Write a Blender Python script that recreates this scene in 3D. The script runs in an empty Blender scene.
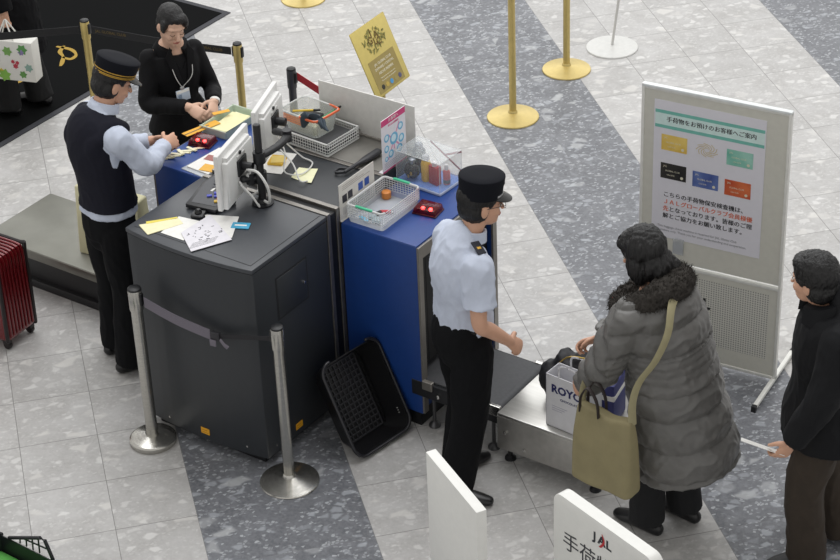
import bpy, bmesh, math, random
from mathutils import Vector, Matrix, noise
R = math.radians
PI = math.pi
C = bpy.context.scene.collection
random.seed(7)

# ------------------------------------------------------------------ camera, world, light, exposure
cam = bpy.data.cameras.new('camera'); cam_o = bpy.data.objects.new('camera', cam); C.objects.link(cam_o)
cam.sensor_width = 36.0; cam.lens = 2104.55 / 840.0 * 36.0; cam.clip_end = 200
_r = Vector((0.970909, -0.236792, -0.035568)); _u = Vector((0.154507, 0.506059, 0.848547)); _f = Vector((0.182930, 0.829357, -0.527923))
_m = Matrix((( _r.x, _u.x, -_f.x, 0), (_r.y, _u.y, -_f.y, 0), (_r.z, _u.z, -_f.z, 6.33), (0, 0, 0, 1)))
cam_o.matrix_world = _m
bpy.context.scene.camera = cam_o

w = bpy.data.worlds.new('world'); bpy.context.scene.world = w; w.use_nodes = True
_bg = w.node_tree.nodes['Background']; _bg.inputs[0].default_value = (1.0, 0.985, 0.96, 1); _bg.inputs[1].default_value = 0.70

def area(name, loc, target, sx, sy, power, colr):
    l = bpy.data.lights.new(name, 'AREA'); l.shape = 'RECTANGLE'; l.size = sx; l.size_y = sy; l.energy = power; l.color = colr
    o = bpy.data.objects.new(name, l); C.objects.link(o); o.location = loc
    o.rotation_euler = (Vector(target) - Vector(loc)).to_track_quat('-Z', 'Y').to_euler()
    return o
area('ceiling_light', (3.0, 12.0, 11.0), (2.0, 9.5, 0), 12, 7, 850, (0.985, 0.99, 1.0))
area('window_light', (6.0, 27.0, 9.0), (2.5, 10.0, 0), 18, 7, 740, (0.975, 0.99, 1.0))

vs = bpy.context.scene.view_settings
vs.view_transform = 'Standard'; vs.look = 'None'; vs.exposure = 0.0; vs.gamma = 1.0; vs.use_curve_mapping = False

# ------------------------------------------------------------------ materials
def s2l(c): return c / 12.92 if c <= 0.04045 else ((c + 0.055) / 1.055) ** 2.4
def hexc(h):
    h = h.lstrip('#'); return tuple(s2l(int(h[i:i + 2], 16) / 255.0) for i in (0, 2, 4)) + (1.0,)
_mats = {}
def mat(name, h, rough=0.5, metal=0.0, var=0.05, scale=30.0, bump=0.0, bscale=80.0, emit=None, es=0.0, alpha=1.0, spec=0.5, coat=0.0, stretch=None, sheen=0.0):
    if name in _mats: return _mats[name]
    m = bpy.data.materials.new(name); m.use_nodes = True; nt = m.node_tree; p = nt.nodes['Principled BSDF']
    c = hexc(h)
    tc = nt.nodes.new('ShaderNodeTexCoord'); mp = nt.nodes.new('ShaderNodeMapping')
    nt.links.new(tc.outputs['Object'], mp.inputs[0])
    if stretch: mp.inputs['Scale'].default_value = stretch
    n = nt.nodes.new('ShaderNodeTexNoise'); n.inputs['Scale'].default_value = scale; n.inputs['Detail'].default_value = 4
    nt.links.new(mp.outputs[0], n.inputs['Vector'])
    r = nt.nodes.new('ShaderNodeValToRGB')
    r.color_ramp.elements[0].position = 0.3; r.color_ramp.elements[1].position = 0.7
    r.color_ramp.elements[0].color = tuple(x * (1 - var) for x in c[:3]) + (1,); r.color_ramp.elements[1].color = tuple(min(1, x * (1 + var)) for x in c[:3]) + (1,)
    nt.links.new(n.outputs['Fac'], r.inputs[0]); nt.links.new(r.outputs[0], p.inputs['Base Color'])
    p.inputs['Roughness'].default_value = rough; p.inputs['Metallic'].default_value = metal; p.inputs['Specular IOR Level'].default_value = spec
    p.inputs['Alpha'].default_value = alpha; p.inputs['Coat Weight'].default_value = coat
    p.inputs['Sheen Weight'].default_value = sheen
    if emit: p.inputs['Emission Color'].default_value = hexc(emit); p.inputs['Emission Strength'].default_value = es
    if bump:
        n2 = nt.nodes.new('ShaderNodeTexNoise'); n2.inputs['Scale'].default_value = bscale; n2.inputs['Detail'].default_value = 3
        nt.links.new(mp.outputs[0], n2.inputs['Vector'])
        b = nt.nodes.new('ShaderNodeBump'); b.inputs['Strength'].default_value = bump; b.inputs['Distance'].default_value = 0.01
        nt.links.new(n2.outputs['Fac'], b.inputs['Height']); nt.links.new(b.outputs[0], p.inputs['Normal'])
    _mats[name] = m; return m

def clear_mat(name, h, fac, rough=0.1, edge=0.3):
    if name in _mats: return _mats[name]
    m = bpy.data.materials.new(name); m.use_nodes = True; nt = m.node_tree
    p = nt.nodes['Principled BSDF']; p.inputs['Base Color'].default_value = hexc(h); p.inputs['Roughness'].default_value = rough
    t = nt.nodes.new('ShaderNodeBsdfTransparent'); mx = nt.nodes.new('ShaderNodeMixShader')
    fr = nt.nodes.new('ShaderNodeLayerWeight'); fr.inputs[0].default_value = 0.25
    mm = nt.nodes.new('ShaderNodeMath'); mm.operation = 'MULTIPLY_ADD'; mm.inputs[1].default_value = edge; mm.inputs[2].default_value = fac
    mm.use_clamp = True
    nt.links.new(fr.outputs['Fresnel'], mm.inputs[0]); nt.links.new(mm.outputs[0], mx.inputs[0])
    nt.links.new(t.outputs[0], mx.inputs[1]); nt.links.new(p.outputs[0], mx.inputs[2])
    nt.links.new(mx.outputs[0], nt.nodes['Material Output'].inputs[0])
    _mats[name] = m; return m

def floor_mat():
    m = bpy.data.materials.new('stone_tiles'); m.use_nodes = True; nt = m.node_tree; N = nt.nodes.new; L = nt.links.new
    p = nt.nodes['Principled BSDF']
    def math_(op, a, b=None, c=None, clamp=False):
        n = N('ShaderNodeMath'); n.operation = op; n.use_clamp = clamp
        for i, v in enumerate((a, b, c)):
            if v is None: continue
            if isinstance(v, (int, float)): n.inputs[i].default_value = v
            else: L(v, n.inputs[i])
        return n.outputs[0]
    def mix(f, a, b):
        n = N('ShaderNodeMix'); n.data_type = 'RGBA'
        if isinstance(f, (int, float)): n.inputs[0].default_value = f
        else: L(f, n.inputs[0])
        for i, v in ((6, a), (7, b)):
            if isinstance(v, tuple): n.inputs[i].default_value = v
            else: L(v, n.inputs[i])
        return n.outputs[2]
    tc = N('ShaderNodeTexCoord'); sx = N('ShaderNodeSeparateXYZ'); L(tc.outputs['Object'], sx.inputs[0])
    A = math_('MULTIPLY_ADD', sx.outputs[0], 1 / 0.397586, 0.381086); B = math_('MULTIPLY_ADD', sx.outputs[1], -1 / 0.40493, 25.148)
    fa = math_('FRACT', A); fb = math_('FRACT', B)
    da = math_('MINIMUM', fa, math_('SUBTRACT', 1.0, fa)); db = math_('MINIMUM', fb, math_('SUBTRACT', 1.0, fb))
    dmin = math_('MINIMUM', da, db)
    grout = math_('SUBTRACT', 1.0, math_('SMOOTHSTEP', dmin, 0.0035, 0.0075) if False else math_('MULTIPLY', math_('SUBTRACT', dmin, 0.003), 250, clamp=True))
    # stripes: two dark columns out of six
    st = math_('FRACT', math_('MULTIPLY', math_('SUBTRACT', A, 2.0), 1 / 6.0))
    dark = math_('LESS_THAN', st, 1 / 3.0)
    # per tile value
    ia = math_('FLOOR', A); ib = math_('FLOOR', B)
    cb = N('ShaderNodeCombineXYZ'); L(ia, cb.inputs[0]); L(ib, cb.inputs[1])
    wn = N('ShaderNodeTexWhiteNoise'); wn.noise_dimensions = '2D'; L(cb.outputs[0], wn.inputs[0])
    # offset coordinates per tile so that the stone pattern breaks at joints
    vm = N('ShaderNodeVectorMath'); vm.operation = 'MULTIPLY_ADD'; L(wn.outputs['Color'], vm.inputs[0]); vm.inputs[1].default_value = (7, 7, 7); L(tc.outputs['Object'], vm.inputs[2])
    # domain warp
    wz = N('ShaderNodeTexNoise'); wz.inputs['Scale'].default_value = 9; wz.inputs['Detail'].default_value = 3; L(vm.outputs[0], wz.inputs['Vector'])
    vw = N('ShaderNodeVectorMath'); vw.operation = 'MULTIPLY_ADD'; L(wz.outputs['Color'], vw.inputs[0]); vw.inputs[1].default_value = (0.045, 0.045, 0.0); L(vm.outputs[0], vw.inputs[2])
    def chips(scale, thr, edge, soft):
        mp = N('ShaderNodeMapping'); L(vw.outputs[0], mp.inputs[0]); mp.inputs['Scale'].default_value = (1.0, 1.25, 1.0); mp.inputs['Rotation'].default_value = (0, 0, 0.5)
        v = N('ShaderNodeTexVoronoi'); v.inputs['Scale'].default_value = scale; v.voronoi_dimensions = '2D'; L(mp.outputs[0], v.inputs['Vector'])
        e = N('ShaderNodeTexVoronoi'); e.feature = 'DISTANCE_TO_EDGE'; e.inputs['Scale'].default_value = scale; e.voronoi_dimensions = '2D'; L(mp.outputs[0], e.inputs['Vector'])
        sc = N('ShaderNodeSeparateColor'); L(v.outputs['Color'], sc.inputs[0])
        on = math_('GREATER_THAN', sc.outputs[0], thr)
        k = math_('MULTIPLY', math_('SUBTRACT', e.outputs['Distance'], edge), soft, clamp=True)
        return math_('MULTIPLY', on, k), sc.outputs[1]
    c1, t1 = chips(18, 0.78, 0.05, 5)
    c2, t2 = chips(52, 0.72, 0.04, 6)
    c3, t3 = chips(9.5, 0.87, 0.08, 6)
    cl = N('ShaderNodeTexNoise'); cl.inputs['Scale'].default_value = 5; cl.inputs['Detail'].default_value = 8; cl.inputs['Roughness'].default_value = 0.65; L(vm.outputs[0], cl.inputs['Vector'])
    clf = math_('MULTIPLY', math_('SUBTRACT', cl.outputs['Fac'], 0.35), 3.0, clamp=True)
    # light stone
    fn = N('ShaderNodeTexNoise'); fn.inputs['Scale'].default_value = 55; fn.inputs['Detail'].default_value = 6; fn.inputs['Roughness'].default_value = 0.7; L(vm.outputs[0], fn.inputs['Vector'])
    fnf = math_('MULTIPLY', math_('SUBTRACT', fn.outputs['Fac'], 0.38), 4.0, clamp=True)
    lt = mix(clf, hexc('#a4a2a0'), hexc('#b8b7b6')); lt = mix(math_('MULTIPLY', fnf, 0.35), lt, hexc('#c4c3c1'))
    lt = mix(math_('MULTIPLY', c2, math_('MULTIPLY_ADD', t2, 0.5, 0.0)), lt, hexc('#cfcfcd'))
    lt = mix(math_('MULTIPLY', c1, math_('MULTIPLY_ADD', t1, 0.7, 0.05)), lt, hexc('#d6d5d3'))
    lt = mix(math_('MULTIPLY', c3, math_('MULTIPLY_ADD', t3, 0.6, 0.1)), lt, hexc('#d2d0cc'))
    # dark stone
    dk = mix(clf, hexc('#595b60'), hexc('#73757a')); dk = mix(math_('MULTIPLY', fnf, 0.5), dk, hexc('#86888d'))
    dk = mix(math_('MULTIPLY', c2, math_('MULTIPLY_ADD', t2, 0.8, 0.0)), dk, hexc('#b9bcc0'))
    dk = mix(math_('MULTIPLY', c1, math_('MULTIPLY_ADD', t1, 0.75, 0.05)), dk, hexc('#a9adb3'))
    dk = mix(math_('MULTIPLY', c3, math_('MULTIPLY_ADD', t3, 0.8, 0.0)), dk, hexc('#b4b6b8'))
    col = mix(dark, lt, dk)
    # slight tile to tile difference
    hv = N('ShaderNodeHueSaturation'); L(col, hv.inputs['Color']); L(math_('MULTIPLY_ADD', wn.outputs['Value'], 0.09, 0.955), hv.inputs['Value'])
    g2 = math_('MULTIPLY', grout, math_('MULTIPLY_ADD', dark, -0.6, 0.8))
    col = mix(g2, hv.outputs[0], hexc('#6c6a68'))
    L(col, p.inputs['Base Color'])
    rr = N('ShaderNodeTexNoise'); rr.inputs['Scale'].default_value = 2.5; L(tc.outputs['Object'], rr.inputs['Vector'])
    L(math_('MULTIPLY_ADD', rr.outputs['Fac'], 0.14, 0.36), p.inputs['Roughness'])
    p.inputs['Specular IOR Level'].default_value = 0.35
    return m

# ------------------------------------------------------------------ mesh building
def smooth_path(pts, vals, sub):
    """Catmull-Rom through points and their radii"""
    n = len(pts); P = []; V = []
    if sub <= 1 or n < 3: return [Vector(p) for p in pts], [tuple(v) for v in vals]
    q = [Vector(tuple(pts[i]) + tuple(vals[i])) if False else list(pts[i]) + list(vals[i]) for i in range(n)]
    def at_(i): return q[max(0, min(n - 1, i))]
    for i in range(n - 1):
        a, b, c, d = at_(i - 1), at_(i), at_(i + 1), at_(i + 2)
        for k in range(sub):
            t = k / sub; o = []
            for x0, x1, x2, x3 in zip(a, b, c, d):
                o.append(0.5 * (2 * x1 + (x2 - x0) * t + (2 * x0 - 5 * x1 + 4 * x2 - x3) * t * t + (3 * x1 - x0 - 3 * x2 + x3) * t ** 3))
            P.append(Vector(o[:3])); V.append(tuple(o[3:]))
    P.append(Vector(q[-1][:3])); V.append(tuple(q[-1][3:]))
    return P, V

class MB:
    def __init__(s): s.bm = bmesh.new()
    def _add(s, b, mtx=None):
        if mtx is not None: bmesh.ops.transform(b, matrix=mtx, verts=b.verts)
        me = bpy.data.meshes.new('t'); b.to_mesh(me); b.free(); s.bm.from_mesh(me); bpy.data.meshes.remove(me); return s
    def box(s, x0, x1, y0, y1, z0, z1, bev=0.0, seg=2, mtx=None):
        b = bmesh.new(); bmesh.ops.create_cube(b, size=1.0)
        for v in b.verts: v.co = Vector(((x0 + x1) / 2 + v.co.x * (x1 - x0), (y0 + y1) / 2 + v.co.y * (y1 - y0), (z0 + z1) / 2 + v.co.z * (z1 - z0)))
        if bev: bmesh.ops.bevel(b, geom=b.edges[:], offset=bev, segments=seg, profile=0.5, affect='EDGES')
        return s._add(b, mtx)
    def bar(s, a, b_, r, n=6):
        return s.sweep([a, b_], [(r, r)] * 2, n=n, caps='flat', sub=1)
    def sweep(s, pts, rad, side=(0, 1, 0), n=20, caps='round', sub=5, closed=False, mtx=None):
        rad = [(r, r) if isinstance(r, (int, float)) else r for r in rad]
        P, V = smooth_path(pts, rad, sub)
        if caps == 'round':
            d0 = (P[0] - P[1]).normalized(); d1 = (P[-1] - P[-2]).normalized()
            pre = []; post = []
            r0 = V[0]; r1 = V[-1]; m0 = min(r0); m1 = min(r1)
            for k in range(4, 0, -1):
                t = k / 4 * PI / 2 * 0.98; pre.append((P[0] + d0 * m0 * math.sin(t), tuple(x * math.cos(t) for x in r0)))
            for k in range(1, 5):
                t = k / 4 * PI / 2 * 0.98; post.append((P[-1] + d1 * m1 * math.sin(t), tuple(x * math.cos(t) for x in r1)))
            P = [a for a, _ in pre] + P + [a for a, _ in post]; V = [b for _, b in pre] + V + [b for _, b in post]
        b = bmesh.new(); rings = []; side = Vector(side); m = len(P)
        for i in range(m):
            if closed: t = P[(i + 1) % m] - P[i - 1]
            else: t = P[min(i + 1, m - 1)] - P[max(i - 1, 0)]
            t = t.normalized() if t.length > 1e-9 else Vector((0, 0, 1))
            x = side - t * side.dot(t)
            if x.length < 1e-4: x = t.orthogonal()
            x.normalize(); y = t.cross(x)
            if not isinstance(side, tuple): side = x * 0.3 + Vector(side) * 0.7 if False else side
            rings.append([b.verts.new(P[i] + x * (V[i][0] * math.cos(2 * PI * k / n)) + y * (V[i][1] * math.sin(2 * PI * k / n))) for k in range(n)])
        for i in range(m if closed else m - 1):
            A_, B_ = rings[i], rings[(i + 1) % m]
            for k in range(n): b.faces.new((A_[k], A_[(k + 1) % n], B_[(k + 1) % n], B_[k]))
        if not closed: b.faces.new(rings[0][::-1]); b.faces.new(rings[-1])
        bmesh.ops.recalc_face_normals(b, faces=b.faces[:])
        return s._add(b, mtx)
    def lathe(s, prof, n=32, mtx=None, sx=1.0, sy=1.0):
        b = bmesh.new(); rings = []
        for r, z in prof:
            r = max(r, 1e-4)
            rings.append([b.verts.new((r * sx * math.cos(2 * PI * k / n), r * sy * math.sin(2 * PI * k / n), z)) for k in range(n)])
        for A_, B_ in zip(rings, rings[1:]):
            for k in range(n): b.faces.new((A_[k], A_[(k + 1) % n], B_[(k + 1) % n], B_[k]))
        b.faces.new(rings[0][::-1]); b.faces.new(rings[-1])
        bmesh.ops.recalc_face_normals(b, faces=b.faces[:])
        return s._add(b, mtx)
    def prism(s, poly, z0, z1, bev=0.0, mtx=None):
        b = bmesh.new(); lo = [b.verts.new((x, y, z0)) for x, y in poly]; hi = [b.verts.new((x, y, z1)) for x, y in poly]; n = len(poly)
        b.faces.new(lo[::-1]); b.faces.new(hi)
        for k in range(n): b.faces.new((lo[k], lo[(k + 1) % n], hi[(k + 1) % n], hi[k]))
        bmesh.ops.recalc_face_normals(b, faces=b.faces[:])
        if bev: bmesh.ops.bevel(b, geom=b.edges[:], offset=bev, segments=2, profile=0.5, affect='EDGES')
        return s._add(b, mtx)
    def ell(s, c, r, rot=None, u=20, v=14):
        b = bmesh.new(); bmesh.ops.create_uvsphere(b, u_segments=u, v_segments=v, radius=1.0)
        m = Matrix.Translation(c) @ (rot.to_4x4() if rot is not None else Matrix.Identity(4)) @ Matrix.Diagonal((r[0], r[1], r[2], 1))
        return s._add(b, m)
    def grid_panel(s, o, du, dv, nu, nv, t):
        """lattice of thin square bars spanning the parallelogram o, o+du, o+dv"""
        o, du, dv = Vector(o), Vector(du), Vector(dv)
        for i in range(nu + 1): s.bar(o + du * (i / nu), o + du * (i / nu) + dv, t, 4)
        for j in range(nv + 1): s.bar(o + dv * (j / nv), o + dv * (j / nv) + du, t, 4)
        return s

def obj(name, mb, m, parent=None, smooth=True, angle=40):
    if isinstance(mb, MB):
        me = bpy.data.meshes.new(name); mb.bm.normal_update(); mb.bm.to_mesh(me); mb.bm.free()
    else: me = mb
    o = bpy.data.objects.new(name, me); C.objects.link(o)
    if m is not None:
        me.materials.clear(); me.materials.append(m)
    if smooth:
        me.polygons.foreach_set('use_smooth', [True] * len(me.polygons))
        if angle < 180:
            me.set_sharp_from_angle(angle=R(angle))
    if parent is not None: o.parent = parent
    return o
def thing(name, label, cat, loc=(0, 0, 0), rz=0.0, group=None):
    o = bpy.data.objects.new(name, None); C.objects.link(o); o.empty_display_size = 0.1
    o.location = loc; o.rotation_euler = (0, 0, R(rz)); return tag(o, label, cat, group)
def tag(o, label, cat, group=None):
    o['label'] = label; o['category'] = cat
    if group: o['group'] = group
    return o
def struct(o): o['kind'] = 'structure'; return o
def place(o, loc, rz=0.0): o.location = loc; o.rotation_euler = (0, 0, R(rz)); return o
def dup(root, loc, rz, label):
    r = root.copy(); C.objects.link(r); r.location = loc; r.rotation_euler = (0, 0, R(rz)); r['label'] = label
    for ch in list(root.children):
        c = ch.copy(); C.objects.link(c); c.parent = r
        for g in ch.children:
            d = g.copy(); C.objects.link(d); d.parent = c
    return r
def lettering(txt, size, m, parent, mtx, name='lettering', align='CENTER', bold=0.0, space=1.0, ext=0.0004, sx=1.0, line=1.0, fat=0.0):
    cu = bpy.data.curves.new('t', 'FONT'); cu.body = txt; cu.size = size; cu.align_x = align; cu.align_y = 'CENTER'; cu.extrude = ext; cu.offset = bold; cu.space_character = space
    cu.space_line = line; cu.resolution_u = 2
    to = bpy.data.objects.new('t', cu); C.objects.link(to)
    dg = bpy.context.evaluated_depsgraph_get(); me = bpy.data.meshes.new_from_object(to.evaluated_get(dg), depsgraph=dg)
    bpy.data.objects.remove(to); bpy.data.curves.remove(cu)
    if fat:
        q = bmesh.new()
        for dx in (-fat, fat):
            c_ = me.copy(); c_.transform(Matrix.Translation((dx, 0, dx * 0.05))); q.from_mesh(c_); bpy.data.meshes.remove(c_)
        q.to_mesh(me); q.free()
    me.transform(mtx @ Matrix.Diagonal((sx, 1, 1, 1)))
    return obj(name, me, m, parent, smooth=False)
UP = Matrix.Rotation(PI / 2, 4, 'X')          # text lying in XY -> standing, facing -Y

def remesh(mb, voxel, smooth=3, disp=None, floor_z=None):
    me = bpy.data.meshes.new('r'); mb.bm.to_mesh(me); mb.bm.free()
    o = bpy.data.objects.new('r', me); C.objects.link(o)
    rm = o.modifiers.new('r', 'REMESH'); rm.mode = 'VOXEL'; rm.voxel_size = voxel
    if smooth:
        sm = o.modifiers.new('s', 'SMOOTH'); sm.factor = 0.5; sm.iterations = smooth
    dg = bpy.context.evaluated_depsgraph_get(); me2 = bpy.data.meshes.new_from_object(o.evaluated_get(dg), depsgraph=dg)
    bpy.data.objects.remove(o); bpy.data.meshes.remove(me)
    if disp is not None:
        nr = [v.normal.copy() for v in me2.vertices]
        for v, n_ in zip(me2.vertices, nr): v.co = v.co + n_ * disp(v.co, n_)
    if floor_z is not None:
        for v in me2.vertices: v.co.z = max(v.co.z, floor_z)
    return me2

# the security lane stands at an angle to the floor tiles: lane frame (u along the belt, v away from the viewer's side)
LANE = -48.0
_o = Vector((1.0518, 8.4316)); _U = Vector((math.cos(R(LANE)), math.sin(R(LANE)))); _V = Vector((-math.sin(R(LANE)), math.cos(R(LANE))))
def M(u, v, z=0.0):
    p = _o + _U * u + _V * v; return (p.x, p.y, z)

# ------------------------------------------------------------------ setting
black = mat('black_plastic', '#16171a', 0.45)
white = mat('white_plastic', '#dedfdd', 0.4)
steel = mat('brushed_steel', '#bebcb6', 0.25, 0.95, var=0.12, scale=25, stretch=(1, 1, 12))
chrome = mat('polished_steel', '#d2d1cd', 0.2, 1.0)
gold = mat('gold_metal', '#cdb876', 0.38, 0.5, var=0.06)
red_led = mat('red_led', '#ff3020', 0.3, emit='#ff2a2a', es=14)
ink = mat('black_ink', '#1c1d20', 0.7)
paper_m = mat('white_paper', '#e6e5e0', 0.8)

f = MB(); f.box(-14, 20, -1, 40, -0.02, 0.0)
struct(obj('floor', f, floor_mat(), smooth=False))

# entrance mat, far left
t = thing('carpet', 'black entrance carpet with gold script letters on the stone floor, at the upper left', 'carpet', (1.685, 13.888, 0), 42)
c = MB(); c.box(-4.6, 0.0, 0.0, 1.9, 0.0, 0.010, 0.003)
obj('carpet_pile', c, mat('carpet_black', '#0c0d0e', 0.95, var=0.2, scale=300, spec=0.1), t, False)
c = MB()
for sgn in (0,):
    c.box(-4.6, 0.0, -0.045, 0.0, 0.0, 0.006)
    c.box(0.0, 0.045, -0.045, 1.9, 0.0, 0.006)
obj('rubber_edge', c, mat('rubber_grey', '#33343a', 0.7), t, False)
gold_thread = mat('gold_thread', '#a98a35', 0.8, var=0.15, scale=200)
def ribbon(pts, wd, z=0.0112):
    b = MB(); b.sweep([(x, y, z) for x, y in pts], [(wd, 0.0012)] * len(pts), side=(0.02, 0.01, 1), n=8, caps='flat', sub=8); return b
def flat_ribbon(pts, wd, z=0.0105):
    P, V = smooth_path([(x, y, z) for x, y in pts], [(wd, wd)] * len(pts), 8)
    b = bmesh.new(); row = []
    for i, p_ in enumerate(P):
        d = (P[min(i + 1, len(P) - 1)] - P[max(i - 1, 0)]).normalized(); n_ = Vector((-d.y, d.x, 0))
        ww = wd * (0.55 + 0.45 * abs(math.sin(i * 0.21)))
        row.append([b.verts.new(p_ + n_ * ww + Vector((0, 0, dz))) for dz in (0, 0.0015)] + [b.verts.new(p_ - n_ * ww + Vector((0, 0, dz))) for dz in (0, 0.0015)])
    for a_, b_ in zip(row, row[1:]):
        b.faces.new((a_[1], a_[3], b_[3], b_[1])); b.faces.new((a_[0], a_[1], b_[1], b_[0])); b.faces.new((a_[3], a_[2], b_[2], b_[3]))
    r = MB(); r._add(b); return r
CARPET = t

# ------------------------------------------------------------------ x-ray inspection lane
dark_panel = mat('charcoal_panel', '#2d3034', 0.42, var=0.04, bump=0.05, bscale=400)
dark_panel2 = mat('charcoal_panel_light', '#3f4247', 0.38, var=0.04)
blue_paint = mat('blue_paint', '#1b4187', 0.42, var=0.05)
xr = thing('xray_machine', 'large charcoal baggage scanner with blue tunnel hoods in the middle of the floor', 'baggage scanner', M(0, 0, 0), LANE)
# main cabinet: front face bows gently outwards
def bow(u): return -0.035 * (1 - ((u + 0.39) / 0.395) ** 2)
poly = [(u, bow(u)) for u in [-0.785 + 0.785 * k / 12 for k in range(13)]] + [(0.0, 0.59), (-0.785, 0.59)]
polyb = [(u * 1.0, v) for u, v in poly]
c = MB(); c.prism(poly, 0.055, 1.135, 0.006)
obj('cabinet', c, dark_panel, xr)
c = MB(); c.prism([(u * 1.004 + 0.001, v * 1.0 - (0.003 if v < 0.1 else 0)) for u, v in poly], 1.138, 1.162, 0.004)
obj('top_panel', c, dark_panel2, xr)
c = MB(); c.box(-0.735, -0.05, 0.03, 0.57, 0.0, 0.06)
obj('plinth', c, black, xr, False)
c = MB(); c.box(-0.755, -0.03, 0.028, 0.031, 1.1625, 1.1632); c.box(-0.033, -0.03, 0.028, 0.58, 1.1625, 1.1632)
obj('seam', c, ink, xr, False)
# service door on the right side of the cabinet
d = MB(); d.box(0.0, 0.004, 0.17, 0.40, 0.80, 1.02, 0.002)
dr = obj('service_door', d, dark_panel, xr)
k = MB(); k.lathe([(0.008, 0), (0.008, 0.005), (0.004, 0.006)], 12, Matrix.Translation((0.004, 0.375, 0.90)) @ Matrix.Rotation(PI / 2, 4, 'Y'))
obj('lock', k, chrome, dr)
d = MB(); d.box(0.0005, 0.0015, 0.160, 0.410, 0.790, 1.03)
obj('door_gap', d, ink, xr, False)
yel = mat('yellow_sticker', '#e0a21f', 0.5)
for (u, v, w_, rot) in ((-0.375, bow(-0.375) - 0.0008, 0.055, 0), (0.0008, 0.255, 0.055, 90)):
    s = MB(); s.box(-w_ / 2, w_ / 2, -0.0008, 0.0004, -0.018, 0.018, mtx=Matrix.Translation((u, v, 0.11)) @ Matrix.Rotation(R(rot), 4, 'Z'))
    so = obj('warning_sticker', s, yel, xr, False)
    s = MB(); s.box(-0.02, 0.02, -0.0014, -0.0006, -0.010, -0.007, mtx=Matrix.Translation((u, v, 0.11)) @ Matrix.Rotation(R(rot), 4, 'Z')); s.box(-0.02, 0.014, -0.0014, -0.0006, 0.004, 0.007, mtx=Matrix.Translation((u, v, 0.11)) @ Matrix.Rotation(R(rot), 4, 'Z'))
    obj('sticker_print', s, mat('orange_ink', '#a8701a', 0.6), so, False)
for (u, v, rx) in ((-0.62, bow(-0.62), 0), (-0.12, bow(-0.12), 0), (0.0, 0.07, 1), (0.0, 0.50, 1)):
    s = MB(); mt_ = Matrix.Translation((u, v, 0.10)) @ (Matrix.Rotation(PI / 2, 4, 'Y') if rx else Matrix.Rotation(PI / 2, 4, 'X'))
    s.lathe([(0.006, 0), (0.006, 0.002), (0.003, 0.003)], 10, mt_); obj('screw', s, chrome, xr)
# tunnel behind the cabinet
c = MB(); c.box(-0.785, 0.0, 0.69, 1.385, 0.06, 1.158, 0.004)
obj('tunnel_cabinet', c, dark_panel, xr)
c = MB(); c.box(-0.785, -0.003, 0.60, 0.69, 0.06, 1.150)
obj('joint_panel', c, black, xr, False)
for v0, v1 in ((0.592, 0.618), (0.668, 0.694)):
    c = MB(); c.box(-0.787, 0.003, v0, v1, 0.06, 1.166, 0.002)
    obj('steel_trim', c, mat('trim_steel', '#8e8a85', 0.35, 0.8, var=0.1), xr, False)
c = MB(); c.box(-0.56, -0.002, 1.062, 1.088, 1.158, 1.164, 0.002); obj('steel_trim', c, mat('trim_steel', '#8e8a85'), xr, False)
c = MB(); c.box(-0.785, -0.002, 1.095, 1.383, 1.158, 1.163, 0.002); obj('steel_top_plate', c, mat('dull_steel', '#8f8d88', 0.42, 0.75, var=0.12, scale=8), xr, False)
# hoods
for nm, u0, u1 in (('blue_hood', -1.205, -0.788), ('blue_hood', 0.012, 0.462)):
    c = MB(); c.box(u0, u1, 0.688, 0.705, 0.085, 1.075, 0.003)
    if u0 > 0:
        c.box(u0, u1, 1.375, 1.392, 0.085, 1.075, 0.003); c.box(u0, u1, 0.69, 1.39, 1.06, 1.08, 0.004)
        c.box(u0, u1 - 0.02, 0.70, 1.38, 0.085, 0.2)
    else:
        c.box(u0, u1, 1.375, 1.392, 0.085, 1.075, 0.003); c.box(u0, u1, 0.69, 1.39, 1.06, 1.08, 0.004)
        c.box(u0 + 0.02, u1, 0.70, 1.38, 0.085, 0.2)
    obj(nm, c, blue_paint, xr)
    e = u1 if u0 > 0 else u0; sg = 1 if u0 > 0 else -1
    a, b = sorted((e, e + sg * 0.012))
    g = MB(); g.box(a, b, 0.69, 0.725, 0.09, 1.07); g.box(a, b, 1.355, 1.39, 0.09, 1.07); g.box(a, b, 0.725, 1.355, 1.0, 1.07)
    obj('hood_frame', g, mat('frame_steel', '#9a9690', 0.4, 0.7), xr, False)
    g = MB()
    for k in range(9):
        v0 = 0.73 + k * 0.0695; g.box(min(e - sg * 0.03, e - sg * 0.026), max(e - sg * 0.03, e - sg * 0.026), v0, v0 + 0.066, 0.34, 1.02)
    obj('lead_curtain', g, mat('curtain_rubber', '#0c0c0e', 0.6), xr, False)
    g = MB(); g.box(u0 + 0.02, u1 - 0.02, 0.70, 1.38, 0.0, 0.085); obj('plinth', g, black, xr, False)
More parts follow.
